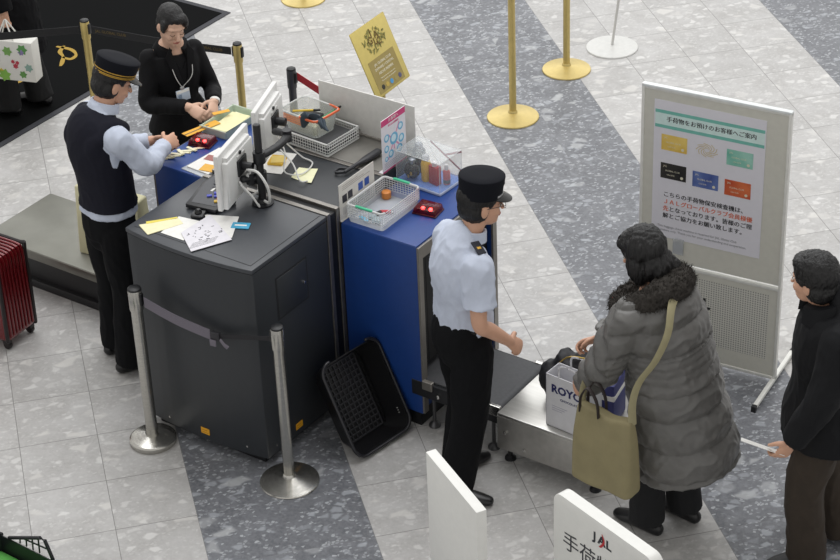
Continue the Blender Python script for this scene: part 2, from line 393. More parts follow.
# belt stub coming out of the right hood
c = MB(); c.box(0.40, 0.915, 0.685, 1.135, 0.195, 0.285, 0.004)
bl = obj('belt_bed', c, mat('bed_dark', '#2a2b2e', 0.45, 0.3), xr, False)
c = MB(); c.box(0.36, 0.905, 0.705, 1.115, 0.284, 0.296, 0.005); c.lathe([(0.03, 0), (0.03, 0.41)], 16, Matrix.Translation((0.905, 0.705, 0.268)) @ Matrix.Rotation(-PI / 2, 4, 'X'))
obj('belt', c, mat('belt_rubber', '#4b4c4f', 0.7, var=0.08, scale=60), xr)
for v0 in (0.682, 1.118):
    c = MB(); c.box(0.865, 0.93, v0, v0 + 0.022, 0.24, 0.300, 0.004); obj('belt_end_bracket', c, chrome, xr, False)
for (u, v) in ((0.50, 0.735), (0.50, 1.09), (0.86, 0.735), (0.86, 1.09)):
    c = MB(); c.lathe([(0.032, 0.0), (0.03, 0.012), (0.012, 0.028), (0.010, 0.03), (0.010, 0.2), (0.014, 0.2)], 16, Matrix.Translation((u, v, 0)))
    obj('levelling_foot', c, mat('foot_steel', '#5a5a5c', 0.4, 0.7), xr)
c = MB(); c.box(0.47, 0.53, 0.676, 0.70, 0.25, 0.30, 0.003); obj('bed_bracket', c, mat('frame_steel', '#9a9690'), xr, False)
c = MB(); c.lathe([(0.012, 0), (0.012, 0.012), (0.006, 0.014)], 12, Matrix.Translation((0.565, 0.685, 0.235)) @ Matrix.Rotation(PI / 2, 4, 'X')); obj('bolt', c, chrome, xr)

# outfeed table (plain steel plate)
t = thing('outfeed_table', 'low steel-topped table at the end of the black belt, holding shopping bags', 'table', M(1.24, 0.9, 0), LANE)
c = MB(); c.box(-0.30, 0.27, -0.255, 0.235, 0.282, 0.300, 0.004)
obj('table_top', c, mat('satin_steel', '#c4c3bf', 0.3, 0.85, var=0.08, scale=6, stretch=(1, 8, 1)), t)
c = MB(); c.box(-0.30, 0.27, -0.257, -0.250, 0.09, 0.284, 0.002); c.box(-0.30, 0.27, 0.229, 0.236, 0.09, 0.284, 0.002); c.box(0.264, 0.272, -0.25, 0.23, 0.09, 0.284, 0.002); c.box(-0.302, -0.294, -0.25, 0.23, 0.14, 0.284, 0.002)
obj('apron', c, mat('apron_steel', '#b0aeaa', 0.4, 0.6, var=0.08), t)
for x in (-0.26, 0.23):
    for y in (-0.2, 0.18):
        c = MB(); c.lathe([(0.03, 0), (0.028, 0.012), (0.012, 0.025), (0.012, 0.26)], 14, Matrix.Translation((x, y, 0))); obj('leg', c, black, t)
for x in (-0.25, -0.14):
    c = MB(); c.lathe([(0.009, 0), (0.009, 0.008), (0.004, 0.010)], 12, Matrix.Translation((x, -0.257, 0.20 - (x + 0.25) * 0.6)) @ Matrix.Rotation(PI / 2, 4, 'X')); obj('bolt', c, chrome, t)

# infeed plate, left
t = thing('infeed_platform', 'low grey metal loading platform at the left end of the scanner', 'platform', M(-1.87, 0.9, 0), LANE)
c = MB(); c.box(-0.65, 0.64, -0.28, 0.27, 0.262, 0.280, 0.004)
obj('platform_top', c, mat('platform_grey', '#87877f', 0.42, 0.5, var=0.08, scale=7), t)
c = MB(); c.box(-0.652, 0.640, -0.284, -0.277, 0.225, 0.276, 0.002); c.box(-0.656, -0.65, -0.28, 0.27, 0.225, 0.276, 0.002); c.box(-0.65, 0.640, 0.268, 0.274, 0.225, 0.276, 0.002)
obj('platform_edge', c, mat('edge_steel', '#77766f', 0.35, 0.7), t)
c = MB(); c.box(-0.55, 0.64, -0.22, 0.22, 0.0, 0.235, 0.004); c.box(-0.60, 0.64, -0.245, 0.23, 0.0, 0.05, 0.004)
obj('platform_base', c, mat('base_dark', '#1d1d1f', 0.5), t)

# ------------------------------------------------------------------ posts and belts
def lean(o, ax, ay): o.rotation_euler[0] = R(ax); o.rotation_euler[1] = R(ay)
def stanchion(name, label, loc, rz, pm, cm, h=0.95, base_r=0.155, pr=0.023, group=None, cone=True, slots=(0,)):
    t = thing(name, label, 'stanchion', loc, rz, group)
    b = MB()
    if cone: b.lathe([(base_r - 0.002, 0), (base_r, 0.004), (base_r - 0.003, 0.010), (base_r * 0.55, 0.024), (pr + 0.008, 0.036), (pr + 0.004, 0.05), (pr + 0.002, 0.052)], 48)
    else: b.lathe([(base_r - 0.003, 0), (base_r, 0.004), (base_r, 0.026), (base_r - 0.006, 0.032), (base_r * 0.9, 0.034), (base_r * 0.3, 0.05), (pr + 0.006, 0.058)], 48)
    obj('base', b, pm, t)
    p = MB(); p.lathe([(pr, 0.03), (pr, h - 0.125), (pr + 0.001, h - 0.12)], 24); obj('post', p, pm, t)
    hd = MB(); hd.lathe([(pr + 0.004, h - 0.125), (pr + 0.005, h - 0.118), (pr + 0.005, h - 0.012), (pr + 0.002, h - 0.006)], 24); obj('belt_head', hd, pm, t)
    cp = MB(); cp.lathe([(pr + 0.003, h - 0.012), (pr + 0.005, h - 0.009), (pr + 0.003, h - 0.001), (pr - 0.004, h + 0.003), (0.004, h + 0.004)], 24); obj('cap', cp, cm, t)
    for a in slots:
        s = MB(); s.box(pr - 0.002, pr + 0.012, -0.012, 0.012, h - 0.09, h - 0.025, 0.002, mtx=Matrix.Rotation(R(a), 4, 'Z')); obj('belt_slot', s, cm, t)
    return t
def belt(name, label, pts, wd, m, th=0.0025, txt=None, tm=None, flip=False):
    """hanging strap through world points; its own thing"""
    P, V = smooth_path([Vector(p) for p in pts], [(0, 0)] * len(pts), 8)
    b = bmesh.new(); row = []
    for i, p_ in enumerate(P):
        d = (P[min(i + 1, len(P) - 1)] - P[max(i - 1, 0)]).normalized(); n_ = Vector((-d.y, d.x, 0)).normalized() * th / 2; up = Vector((0, 0, wd / 2))
        row.append([b.verts.new(p_ - n_ - up), b.verts.new(p_ - n_ + up), b.verts.new(p_ + n_ + up), b.verts.new(p_ + n_ - up)])
    for a_, b_ in zip(row, row[1:]):
        for k in range(4): b.faces.new((a_[k], a_[(k + 1) % 4], b_[(k + 1) % 4], b_[k]))
    b.faces.new(row[0]); b.faces.new(row[-1][::-1]); bmesh.ops.recalc_face_normals(b, faces=b.faces[:])
    r = MB(); r._add(b)
    o = obj(name, r, m, None); tag(o, label, 'belt'); return o
def on_line(p, q, t, z):  # matrix for text along p->q, facing the right-hand side of the direction
    p, q = Vector(p), Vector(q); d = (q - p).normalized(); c = p + (q - p) * t
    return Matrix.Translation(Vector((c.x, c.y, z)) + Vector((d.y, -d.x, 0)) * 0.002) @ Matrix.Rotation(math.atan2(d.y, d.x), 4, 'Z') @ UP

G = 'gold belt stanchions'
s_a = Vector((0.605, 11.953)); s_b = Vector((1.449, 11.338))
ang = math.degrees(math.atan2(*(s_b - s_a).yx))
stanchion('belt_stanchion', 'gold post with black belt at the carpet edge, behind the man in the vest', (s_a.x, s_a.y, 0), ang, gold, black, 0.965, slots=(0, 135), group=G)
stanchion('belt_stanchion', 'gold post with black belt to the right of the woman in the black suit', (s_b.x, s_b.y, 0), ang, gold, black, 0.965, slots=(0, 180), group=G)
belt_black = mat('belt_black', '#17181b', 0.6, var=0.1, scale=120)
gold_ink = mat('gold_ink', '#6b5a32', 0.6)
zb = 0.905
bo = belt('barrier_belt', 'black barrier belt between the two gold posts, behind the woman in the suit', [(s_a.x + 0.036, s_a.y - 0.026, zb), ((s_a.x + s_b.x) / 2, (s_a.y + s_b.y) / 2, zb - 0.012), (s_b.x - 0.036, s_b.y + 0.026, zb)], 0.05, belt_black)
for tt in (0.17, 0.80):
    lettering('JAL GLOBAL CLUB', 0.026, gold_ink, bo, on_line(s_a, s_b, tt, zb - 0.004))
s_c = s_a + Vector((-1.75, 0.30))
bo = belt('barrier_belt', 'black barrier belt running off the left edge, in front of the floral bag', [(s_c.x, s_c.y, zb), ((s_a.x + s_c.x) / 2, (s_a.y + s_c.y) / 2, zb - 0.02), (s_a.x - 0.042, s_a.y - 0.006, zb)], 0.05, belt_black)
for tt in (0.32, 0.80):
    lettering('JAL GLOBAL CLUB', 0.026, gold_ink, bo, on_line(s_c, s_a, tt, zb - 0.010))
stanchion('belt_stanchion', 'gold post whose round base stands at the top edge, left of the gold notice', (2.298, 13.96, 0), 0, gold, black, 0.965, base_r=0.165, slots=(0,), group=G)
stanchion('belt_stanchion', 'gold post standing on the dark floor stripe, nearer of the two there', (3.245, 11.71, 0), 20, gold, black, 0.965, base_r=0.17, group=G)
stanchion('belt_stanchion', 'gold post on the right edge of the dark floor stripe, beside the white stand', (3.778, 12.265, 0), 20, gold, black, 0.965, base_r=0.165, group=G)
t = thing('white_stand', 'slim white pole stand with round base behind the poster board', 'stand', (4.175, 12.495, 0))
b = MB(); b.lathe([(0.178, 0), (0.18, 0.004), (0.176, 0.010), (0.05, 0.016), (0.02, 0.022)], 48); obj('base', b, mat('white_metal', '#cfcfcc', 0.4), t)
b = MB(); b.sweep([(0.0, 0, 0.012), (0.16, 0.01, 1.25)], [0.009] * 2, n=12, caps='flat', sub=1); obj('pole', b, mat('white_metal', '#cfcfcc'), t)
b = MB(); b.box(-0.15, 0.15, -0.006, 0.006, 0, 0.21, 0.004, mtx=Matrix.Translation((0.16, 0.0, 1.25))); obj('sign_plate', b, white, t)

# black post, red belt
t = stanchion('belt_stanchion', 'dark grey post with red belt behind the scanner', (1.698, 10.935, 0), -45, mat('gunmetal', '#55565a', 0.4, 0.6), black, 0.95, slots=(0,))
belt('barrier_belt', 'red barrier belt pulled out of the dark grey post towards the gold notice', [(1.727, 10.906, 0.905), (1.88, 10.58, 0.885), (2.055, 10.19, 0.895)], 0.05, mat('belt_red', '#b3232f', 0.6, var=0.08, scale=120))

# two bright steel posts in front of the scanner
p1 = Vector((0.518, 8.830)); p2 = Vector((1.128, 8.300))
a12 = math.degrees(math.atan2(*(p2 - p1).yx))
stanchion('belt_stanchion', 'steel post with thick round base at the left corner of the scanner', (p1.x, p1.y, 0), a12, steel, black, 0.925, base_r=0.120, pr=0.03, cone=False)
stanchion('belt_stanchion', 'steel post with flat round base at the front corner of the scanner', (p2.x, p2.y, 0), a12, steel, black, 0.915, base_r=0.15, pr=0.027, slots=(180,))
grey_web = mat('belt_grey', '#716c76', 0.7, var=0.06, scale=200)
d12 = (p2 - p1).normalized(); n12 = Vector((d12.y, -d12.x)) 
def on12(s, z, o=0.0): q = p1 + (p2 - p1) * s + n12 * o; return (q.x, q.y, z)
belt('barrier_belt', 'grey web belt from the left steel post to the buckle', [on12(0.062, 0.855), on12(0.28, 0.800), on12(0.522, 0.765)], 0.058, grey_web)
belt('barrier_belt', 'dark narrow belt from the buckle to the right steel post', [on12(0.592, 0.770), on12(0.78, 0.805), on12(0.945, 0.835)], 0.024, mat('belt_dark', '#232226', 0.7))
b = thing('belt_buckle', 'dark buckle joining two belts in front of the scanner', 'buckle', on12(0.557, 0.766), a12)
c = MB(); c.box(-0.022, 0.028, -0.010, 0.010, -0.024, 0.022, 0.004); obj('buckle_body', c, mat('buckle_grey', '#2c2b30', 0.5), b)
c = MB(); c.box(-0.026, 0.010, -0.016, -0.010, -0.055, -0.018, 0.003); c.sweep([(0.03, -0.006, -0.01), (0.055, -0.012, -0.03), (0.075, -0.010, -0.045)], [(0.012, 0.003)] * 3, n=8, caps='flat', side=(0, 0, 1)); obj('strap_end', c, grey_web, b)

# ------------------------------------------------------------------ gold notice on a post
t = thing('notice_stand', 'gold notice board tilted back on a gold post behind the scanner', 'sign', (2.07, 10.16, 0), 45)
b = MB(); b.lathe([(0.16, 0), (0.16, 0.008), (0.05, 0.02), (0.022, 0.03)], 40); b.lathe([(0.02, 0.02), (0.02, 1.24)], 20); obj('post', b, gold, t)
tilt = Matrix.Translation((0, 0, 1.33)) @ Matrix.Rotation(R(-24), 4, 'X')
gp = mat('notice_gold', '#d3c06f', 0.5, 0.0, var=0.04)
b = MB(); b.box(-0.17, 0.17, -0.004, 0.004, -0.195, 0.195, 0.006, mtx=tilt); pl = obj('board', b, gp, t)
b = MB(); b.box(-0.125, 0.125, -0.0055, -0.0045, -0.180, 0.005, mtx=tilt); obj('text_panel', b, mat('notice_olive', '#a08f55', 0.6), pl, False)
tm = mat('notice_print', '#efe9d2', 0.7)
FT = tilt @ Matrix.Translation((0, -0.0062, 0)) @ UP
random.seed(3)
lines = ['JAL GLOBAL CLUB', 'SAPPHIRE / CRYSTAL', 'ABOVE PREMIER']
for k, ln in enumerate(lines):
    lettering(ln, 0.020, tm, pl, FT @ Matrix.Translation((0, -0.026 - k * 0.026, 0)), sx=1.0)
for k in range(2):
    lettering('Thank you for your cooperation.', 0.011, tm, pl, FT @ Matrix.Translation((0, -0.105 - k * 0.016, 0)))
for k, hc in enumerate(('#35352e', '#c4aa55', '#4f9bd0', '#a1935c', '#5c5b7a')):
    b = MB(); b.lathe([(0.014, 0), (0.014, 0.001)], 20, FT @ Matrix.Translation((-0.08 + k * 0.042, -0.152, 0))); obj('badge_mark', b, mat('mark%d' % k, hc, 0.6), pl, False)
# leafy ornament with letters
lf = MB(); random.seed(5)
for k in range(70):
    a = random.uniform(0, 2 * PI); rr = random.uniform(0.03, 0.075); x, y = math.cos(a) * rr * 1.4, math.sin(a) * rr * 0.85
    lf.prism([(-.012, 0), (0, .005), (.014, 0), (0, -.005)], 0, 0.0007, mtx=FT @ Matrix.Translation((x, 0.095 + y, 0)) @ Matrix.Rotation(random.uniform(0, 6), 4, 'Z'))
obj('leaf_ornament', lf, mat('notice_leaf', '#8f8b50', 0.7), pl, False)
for k, (ch, x, y) in enumerate((('J', -0.01, 0.14), ('G', -0.035, 0.10), ('C', 0.035, 0.075), ('A', 0.03, 0.115), ('L', 0.005, 0.085))):
    lettering(ch, 0.058, mat('notice_bronze', '#70592a', 0.6), pl, FT @ Matrix.Translation((x, y, 0.001)), name='monogram', bold=0.0006)

# ------------------------------------------------------------------ poster board, right
t = thing('poster_board', 'tall white freestanding board with a Japanese poster showing six cards', 'sign', (3.4415, 8.6725, 0), -42)
ow = mat('board_offwhite', '#cbcac0', 0.55, var=0.03)
fm = mat('frame_white', '#d9d9d4', 0.4)
W2 = 0.3925
b = MB(); b.box(-W2 + 0.01, W2 - 0.01, -0.010, 0.010, 0.60, 1.572); obj('upper_panel', b, ow, t, False)
pm = bpy.data.materials.new('perforated_panel'); pm.use_nodes = True
nt = pm.node_tree; pr_ = nt.nodes['Principled BSDF']; tcn = nt.nodes.new('ShaderNodeTexCoord'); mpn = nt.nodes.new('ShaderNodeMapping'); mpn.inputs['Scale'].default_value = (75, 75, 75)
vo = nt.nodes.new('ShaderNodeVectorMath'); vo.operation = 'FRACTION'; su = nt.nodes.new('ShaderNodeVectorMath'); su.operation = 'SUBTRACT'; su.inputs[1].default_value = (0.5, 0.0, 0.5)
sp = nt.nodes.new('ShaderNodeVectorMath'); sp.operation = 'MULTIPLY'; sp.inputs[1].default_value = (1, 0, 1); ln_ = nt.nodes.new('ShaderNodeVectorMath'); ln_.operation = 'LENGTH'
cr = nt.nodes.new('ShaderNodeValToRGB'); cr.color_ramp.elements[0].position = 0.26; cr.color_ramp.elements[0].color = hexc('#85857f'); cr.color_ramp.elements[1].position = 0.34; cr.color_ramp.elements[1].color = hexc('#cfcec6')
for a_, b_ in ((tcn.outputs['Object'], mpn.inputs[0]), (mpn.outputs[0], vo.inputs[0]), (vo.outputs[0], su.inputs[0]), (su.outputs[0], sp.inputs[0]), (sp.outputs[0], ln_.inputs[0]), (ln_.outputs['Value'], cr.inputs[0]), (cr.outputs[0], pr_.inputs['Base Color'])): nt.links.new(a_, b_)
pr_.inputs['Roughness'].default_value = 0.55
b = MB(); b.box(-W2 + 0.01, W2 - 0.01, -0.008, 0.008, 0.04, 0.57); lp = obj('lower_panel', b, ow, t, False)
b = MB(); b.box(-W2 + 0.06, W2 - 0.06, -0.0092, -0.0082, 0.14, 0.53); obj('perforated_sheet', b, pm, lp, False)
b = MB()
for x in (-W2, W2 - 0.016): b.box(x, x + 0.016, -0.014, 0.014, 0.02, 1.585, 0.003)
for z in (0.025, 0.566, 1.567): b.box(-W2, W2, -0.013, 0.013, z, z + 0.018, 0.003)
obj('frame', b, fm, t)
b = MB(); b.box(-W2, W2, -0.0145, 0.0145, 1.578, 1.592, 0.003); obj('top_rail', b, mat('rail_white', '#dfe4e4', 0.4), t)
for x in (-W2 + 0.012, W2 - 0.012):
    b = MB(); b.box(x - 0.012, x + 0.012, -0.29, 0.29, 0.012, 0.034, 0.004); ft = obj('foot', b, fm, t)
    b = MB(); b.box(x - 0.013, x + 0.013, -0.30, -0.275, 0.0, 0.036, 0.003); b.box(x - 0.013, x + 0.013, 0.275, 0.30, 0.0, 0.036, 0.003); obj('end_cap', b, black, ft)
# poster
PX0, PX1, PZ0, PZ1 = -0.322, 0.268, 0.735, 1.520
b = MB(); b.box(PX0, PX1, -0.0125, -0.0105, PZ0, PZ1); po = obj('poster', b, mat('poster_paper', '#dcdbe2', 0.35, var=0.015), t, False)
pcx = (PX0 + PX1) / 2; pw = PX1 - PX0
def PT(x, z, d=0.0): return Matrix.Translation((pcx + x, -0.0130 - d, z)) @ UP
tq = mat('turquoise_print', '#74b9ac', 0.5); tq2 = mat('pale_turquoise_print', '#cfe6e2', 0.5); pk = mat('poster_ink', '#26262a', 0.6); orr = mat('orange_print', '#d9663d', 0.6); gy = mat('grey_print', '#8d8d93', 0.6)
for z0, z1, mm in ((1.448, 1.466, tq), (1.384, 1.448, tq2), (1.366, 1.384, tq)):
    b = MB(); b.box(PX0 + 0.006, PX1 - 0.006, -0.0130, -0.0124, z0, z1); obj('header_band', b, mm, po, False)
lettering('手荷物をお預けのお客様へご案内', 0.0318, pk, po, PT(0.010, 1.417), name='headline', fat=0.0007)
def cardmat(nm, c0, c1):
    m = mat(nm, c0, 0.4, var=0.0); r_ = [n for n in m.node_tree.nodes if n.type == 'VALTORGB'][0]
    r_.color_ramp.elements[0].color = hexc(c0); r_.color_ramp.elements[1].color = hexc(c1); [n for n in m.node_tree.nodes if n.type == 'TEX_NOISE'][0].inputs['Scale'].default_value = 9; return m
cw, chh = 0.138, 0.088
cards = [('gold', '#caa030', '#ecd27a', -0.183, 1.288), ('green', '#5fae9a', '#a9d5c6', 0.166, 1.280), ('black', '#16171b', '#3b3833', -0.183, 1.126), ('blue', '#2c3f86', '#6c82b8', -0.010, 1.116), ('red', '#b23d22', '#dd7a48', 0.162, 1.108)]
for nm, c0, c1, x, z in cards:
    b = MB(); b.box(-cw / 2, cw / 2, -chh / 2, chh / 2, 0, 0.0008, mtx=PT(x, z)); cd = obj(nm + '_card_picture', b, cardmat('card_' + nm, c0, c1), po, False)
    wt = mat('card_print', '#d8d3bc', 0.6)
    lettering('JAL', 0.014, wt, po, PT(x - 0.045, z + 0.027, 0.001), name='card_print'); lettering('GLOBAL CLUB', 0.012, wt, po, PT(x - 0.005, z + 0.002, 0.001), name='card_print')
    lettering('1234 5678', 0.010, wt, po, PT(x - 0.015, z - 0.022, 0.001), name='card_print')
    b = MB(); b.lathe([(0.008, 0), (0.008, 0.0004)], 14, PT(x + 0.046, z - 0.026, 0.001)); obj('card_mark', b, wt, po, False)
sw = mat('swirl_print', '#c9b98a', 0.6)
for k in range(9):
    a = k / 9 * 2 * PI; b = MB()
    pts = [(math.cos(a + q * 0.9) * (0.012 + 0.017 * q) * 1.25, math.sin(a + q * 0.9) * (0.010 + 0.0135 * q), 0.0003) for q in (0, 0.7, 1.4, 2.1)]
    b.sweep(pts, [(0.0018, 0.0006)] * 4, side=(0.01, 0.02, 0) if False else (1, 0.3, 0), n=6, caps='flat', sub=4, mtx=PT(-0.008, 1.290)); obj('swirl_ornament', b, sw, po)
body = [('こちらの手荷物保安検査機は、', pk, False), ('ＪＡＬグローバルクラブ会員様優', orr, False), ('先となっております。皆様のご理', pk, True), ('解とご協力をお願い致します。', pk, False)]
zz = 0.988
for k, (ln, mm, first) in enumerate(body):
    z = zz - k * 0.0415
    if first:
        lettering(ln[0], 0.0322, orr, po, PT(-0.235, z), align='LEFT', fat=0.0007); lettering(ln[1:9], 0.0322, mm, po, PT(-0.235 + 0.0322, z), align='LEFT', fat=0.0007); lettering(ln[9:], 0.0322, mm, po, PT(-0.235 + 0.0322 * 9, z), align='LEFT', fat=0.0007)
    else: lettering(ln, 0.0322, mm, po, PT(-0.235, z), align='LEFT', fat=0.0007)
for k, ln in enumerate(('This baggage check machine is reserved for JAL Global Club', 'members only. Thank you for your understanding and cooperation.')):
    lettering(ln, 0.0178, gy, po, PT(-0.262, 0.800 - k * 0.022), align='LEFT')
lettering('JAL', 0.085, ink, t, Matrix.Translation((-0.045, -0.0096, 0.385)) @ UP, name='logo', bold=0.003)
b = MB(); b.sweep([(-0.055, -0.0098, 0.415), (-0.035, -0.0098, 0.385), (-0.045, -0.0098, 0.355)], [(0.006, 0.0008)] * 3, side=(1, 0, 0), n=6, caps='flat'); obj('logo_swoosh', b, mat('logo_red', '#b8202a', 0.5), t)
ch_ = thing('name_card', 'small clear card holder fixed to the poster board, by the fur collar', 'card holder', (3.27, 8.78, 0.86), -42)
ch_.location = (3.3045, 8.7746, 0.66)
b = MB(); b.box(-0.03, 0.03, -0.003, 0.001, -0.01, 0.085, 0.002); obj('holder', b, clear_mat('holder_clear', '#d8dcdf', 0.35), ch_, False)
b = MB(); b.box(-0.026, 0.026, -0.0016, -0.0006, 0.0, 0.06); obj('card', b, mat('card_grey', '#a9adb2', 0.5), ch_, False)

# ------------------------------------------------------------------ two white signs at the bottom
wb = mat('sign_white', '#e3e3df', 0.35, var=0.02)
def white_sign(label, loc, rz, wdt, hgt, th, rnd):
    t = thing('standing_sign', label, 'sign', loc, rz)
    n = 8; poly = [(-wdt / 2, 0.03), (wdt / 2, 0.03)]
    if rnd:
        poly += [(wdt / 2 - rnd + rnd * math.cos(a), hgt - rnd + rnd * math.sin(a)) for a in [PI / 2 * k / n for k in range(n + 1)]]
        poly += [(-wdt / 2 + rnd - rnd * math.sin(a), hgt - rnd + rnd * math.cos(a)) for a in [PI / 2 * k / n for k in range(n + 1)]]
    else: poly += [(wdt / 2, hgt), (-wdt / 2, hgt)]
    b = MB(); b.prism(poly, -th / 2, th / 2, 0.002, mtx=UP); obj('panel', b, wb, t)
    for x in (-wdt / 2 + 0.06, wdt / 2 - 0.06):
        b = MB(); b.box(x - 0.03, x + 0.03, -0.18, 0.18, 0.0, 0.032, 0.004); obj('foot', b, fm, t)
    return t
t = white_sign('plain white sign with square corners, leftmost of the two cut off by the bottom edge', (1.555, 6.545, 0), -78, 0.455, 1.2, 0.045, 0)
t = white_sign('white round-cornered sign with the airline logo at the bottom edge, right of the plain one', (2.055, 6.12, 0), -66, 0.58, 1.2, 0.055, 0.05)
fx = -0.0282
lettering('J', 0.058, mat('logo_navy', '#23262e', 0.5), t, Matrix.Translation((-0.045, fx, 1.115)) @ UP, name='logo', bold=0.0018, sx=1.1)
lettering('A', 0.058, mat('logo_navy', '#23262e', 0.5), t, Matrix.Translation((-0.004, fx, 1.115)) @ UP, name='logo', bold=0.0018, sx=1.1)
lettering('L', 0.058, mat('logo_navy', '#23262e', 0.5), t, Matrix.Translation((0.036, fx, 1.115)) @ UP, name='logo', bold=0.0018, sx=1.1)
b = MB(); b.sweep([(-0.002, fx - 0.0008, 1.152), (0.010, fx - 0.0008, 1.12), (-0.008, fx - 0.0008, 1.088), (-0.02, fx - 0.0008, 1.084)], [(0.002, 0.0006), (0.005, 0.0006), (0.005, 0.0006), (0.001, 0.0006)], side=(1, 0, 0), n=6, caps='flat'); obj('logo_swoosh', b, mat('logo_red', '#b8202a', 0.5), t)
lettering('手荷物検査', 0.10, mat('sign_ink', '#33343a', 0.6), t, Matrix.Translation((-0.235, fx, 0.985)) @ UP, align='LEFT')

# ------------------------------------------------------------------ things on the scanner
def on(name, label, cat, u, v, z, rot=0.0, group=None): return thing(name, label, cat, M(u, v, z), LANE + rot, group)
def sheet(name, label, corners, z, m, th=0.0012, curl=0.0, cat='paper', group=None):
    """thin sheet of paper through four lane-frame corners, slightly curled; origin at its middle"""
    cx = sum(c_[0] for c_ in corners) / 4; cy = sum(c_[1] for c_ in corners) / 4
    a, b_, c_, d = [Vector((x - cx, y - cy, 0)) for x, y in corners]; n = 8
    b = bmesh.new(); lo = []; hi = []
    for i in range(n + 1):
        for j in range(n + 1):
            s_, t_ = i / n, j / n; p = a * (1 - s_) * (1 - t_) + b_ * s_ * (1 - t_) + c_ * s_ * t_ + d * (1 - s_) * t_
            h = curl * ((s_ - 0.5) ** 2 * 4 * (0.4 + 0.6 * t_)) + 0.0006
            lo.append(b.verts.new(p + Vector((0, 0, h)))); hi.append(b.verts.new(p + Vector((0, 0, h + th))))
    ix = lambda i, j: i * (n + 1) + j
    for i in range(n):
        for j in range(n):
            b.faces.new((hi[ix(i, j)], hi[ix(i + 1, j)], hi[ix(i + 1, j + 1)], hi[ix(i, j + 1)])); b.faces.new((lo[ix(i, j)], lo[ix(i, j + 1)], lo[ix(i + 1, j + 1)], lo[ix(i + 1, j)]))
    for k in range(n):
        for e0, e1 in ((ix(k, 0), ix(k + 1, 0)), (ix(k, n), ix(k + 1, n)), (ix(0, k), ix(0, k + 1)), (ix(n, k), ix(n, k + 1))): b.faces.new((lo[e0], lo[e1], hi[e1], hi[e0]))
    bmesh.ops.recalc_face_normals(b, faces=b.faces[:])
    r = MB(); r._add(b); o = obj(name, r, m); tag(o, label, cat, group); place(o, M(cx, cy, z), LANE); o['_'] = 0; del o['_']; return o
ZT = 1.1636; ZH = 1.0805
cream = mat('cream_paper', '#ece6bd', 0.8); lav = mat('printed_paper', '#dcdae0', 0.8); pale = mat('paper_pale', '#e9e8e4', 0.8)
e = sheet('envelope', 'cream envelope with yellow stripe at the left corner of the scanner top', [(-0.74, 0.045), (-0.612, 0.195), (-0.560, 0.168), (-0.640, -0.005)], ZT, cream, 0.003, cat='envelope')
b = MB(); b.prism([(-0.085, 0.02), (0.018, 0.135), (0.028, 0.128), (-0.068, 0.004)], 0.0038, 0.0046, mtx=Matrix.Translation((-0.006, -0.035, 0))); obj('yellow_stripe', b, mat('stripe_yellow', '#e4d35c', 0.7), e, False)
sheet('paper_sheet', 'blank white sheet between the envelope and the printed sheet', [(-0.600, 0.045), (-0.625, 0.213), (-0.500, 0.231), (-0.455, 0.045)], ZT, pale)
sheet('paper_sheet', 'pale sheet under the printed one, its corner pointing at the blue packet', [(-0.522, 0.290), (-0.364, 0.361), (-0.267, 0.184), (-0.330, 0.08)], ZT + 0.0022, mat('paper_grey', '#dfdedb', 0.8))
pr = sheet('printed_sheet', 'sheet with dark printing lying on top of the papers near the monitor', [(-0.509, 0.091), (-0.498, 0.300), (-0.253, 0.167), (-0.352, -0.023)], ZT + 0.0046, lav)
random.seed(11); b = MB()
for k in range(34):
    x, y = random.uniform(-0.07, 0.06), random.uniform(-0.05, 0.09); a = random.choice((58, 60, -30)); l_ = random.uniform(0.004, 0.016)
    b.box(-l_ / 2, l_ / 2, -0.0022, 0.0022, 0.0019, 0.0023, mtx=Matrix.Translation((x, y, 0)) @ Matrix.Rotation(R(a), 4, 'Z'))
for k in range(5):
    b.box(-0.075, 0.06, -0.001, 0.001, 0.0019, 0.0022, mtx=Matrix.Translation((0.045 + 0.004 * k, -0.03 - 0.012 * k, 0)) @ Matrix.Rotation(R(62), 4, 'Z'))
pi_ = obj('print', b, mat('print_grey', '#4a4a50', 0.7), pr, False); pi_['kind'] = 'stuff'
bp = on('blue_packet', 'small blue packet poking out from under the papers', 'packet', -0.302, 0.296, ZT, 25)
b = MB(); b.box(-0.045, 0.045, -0.028, 0.028, 0.0, 0.006, 0.002); obj('packet_body', b, mat('packet_blue', '#3f9fc4', 0.5), bp)
b = MB(); b.box(-0.03, 0.03, -0.006, 0.006, 0.006, 0.0066); obj('packet_label', b, pale, bp, False)
sheet('sticky_note', 'cream square note lying alone on the dark tunnel top', [(-0.417, 0.920), (-0.325, 0.958), (-0.262, 0.817), (-0.386, 0.812)], 1.159, mat('note_cream', '#e9e8c2', 0.8), curl=0.006, cat='note')
sheet('paper_sheet', 'white sheet behind the monitor arm, under the yellow note pads', [(-0.660, 0.990), (-0.517, 1.034), (-0.455, 0.820), (-0.575, 0.780)], 1.159, pale)
for k, (u, v, r_, lab) in enumerate(((-0.553, 0.915, 20, 'yellow note pad on the white sheet behind the monitor arm'),)):
    t = on('note_pad', lab, 'note pad', u, v, 1.1615, r_); b = MB(); b.box(-0.04, 0.04, -0.045, 0.045, 0, 0.014, 0.001); obj('pad', b, mat('pad_yellow', '#e6bd4a', 0.8), t, False)
    b = MB(); b.box(-0.03, 0.045, -0.04, 0.03, 0.0142, 0.017, mtx=Matrix.Rotation(R(14), 4, 'Z')); obj('top_note', b, mat('pad_yellow_light', '#ecd27c', 0.8), t, False)

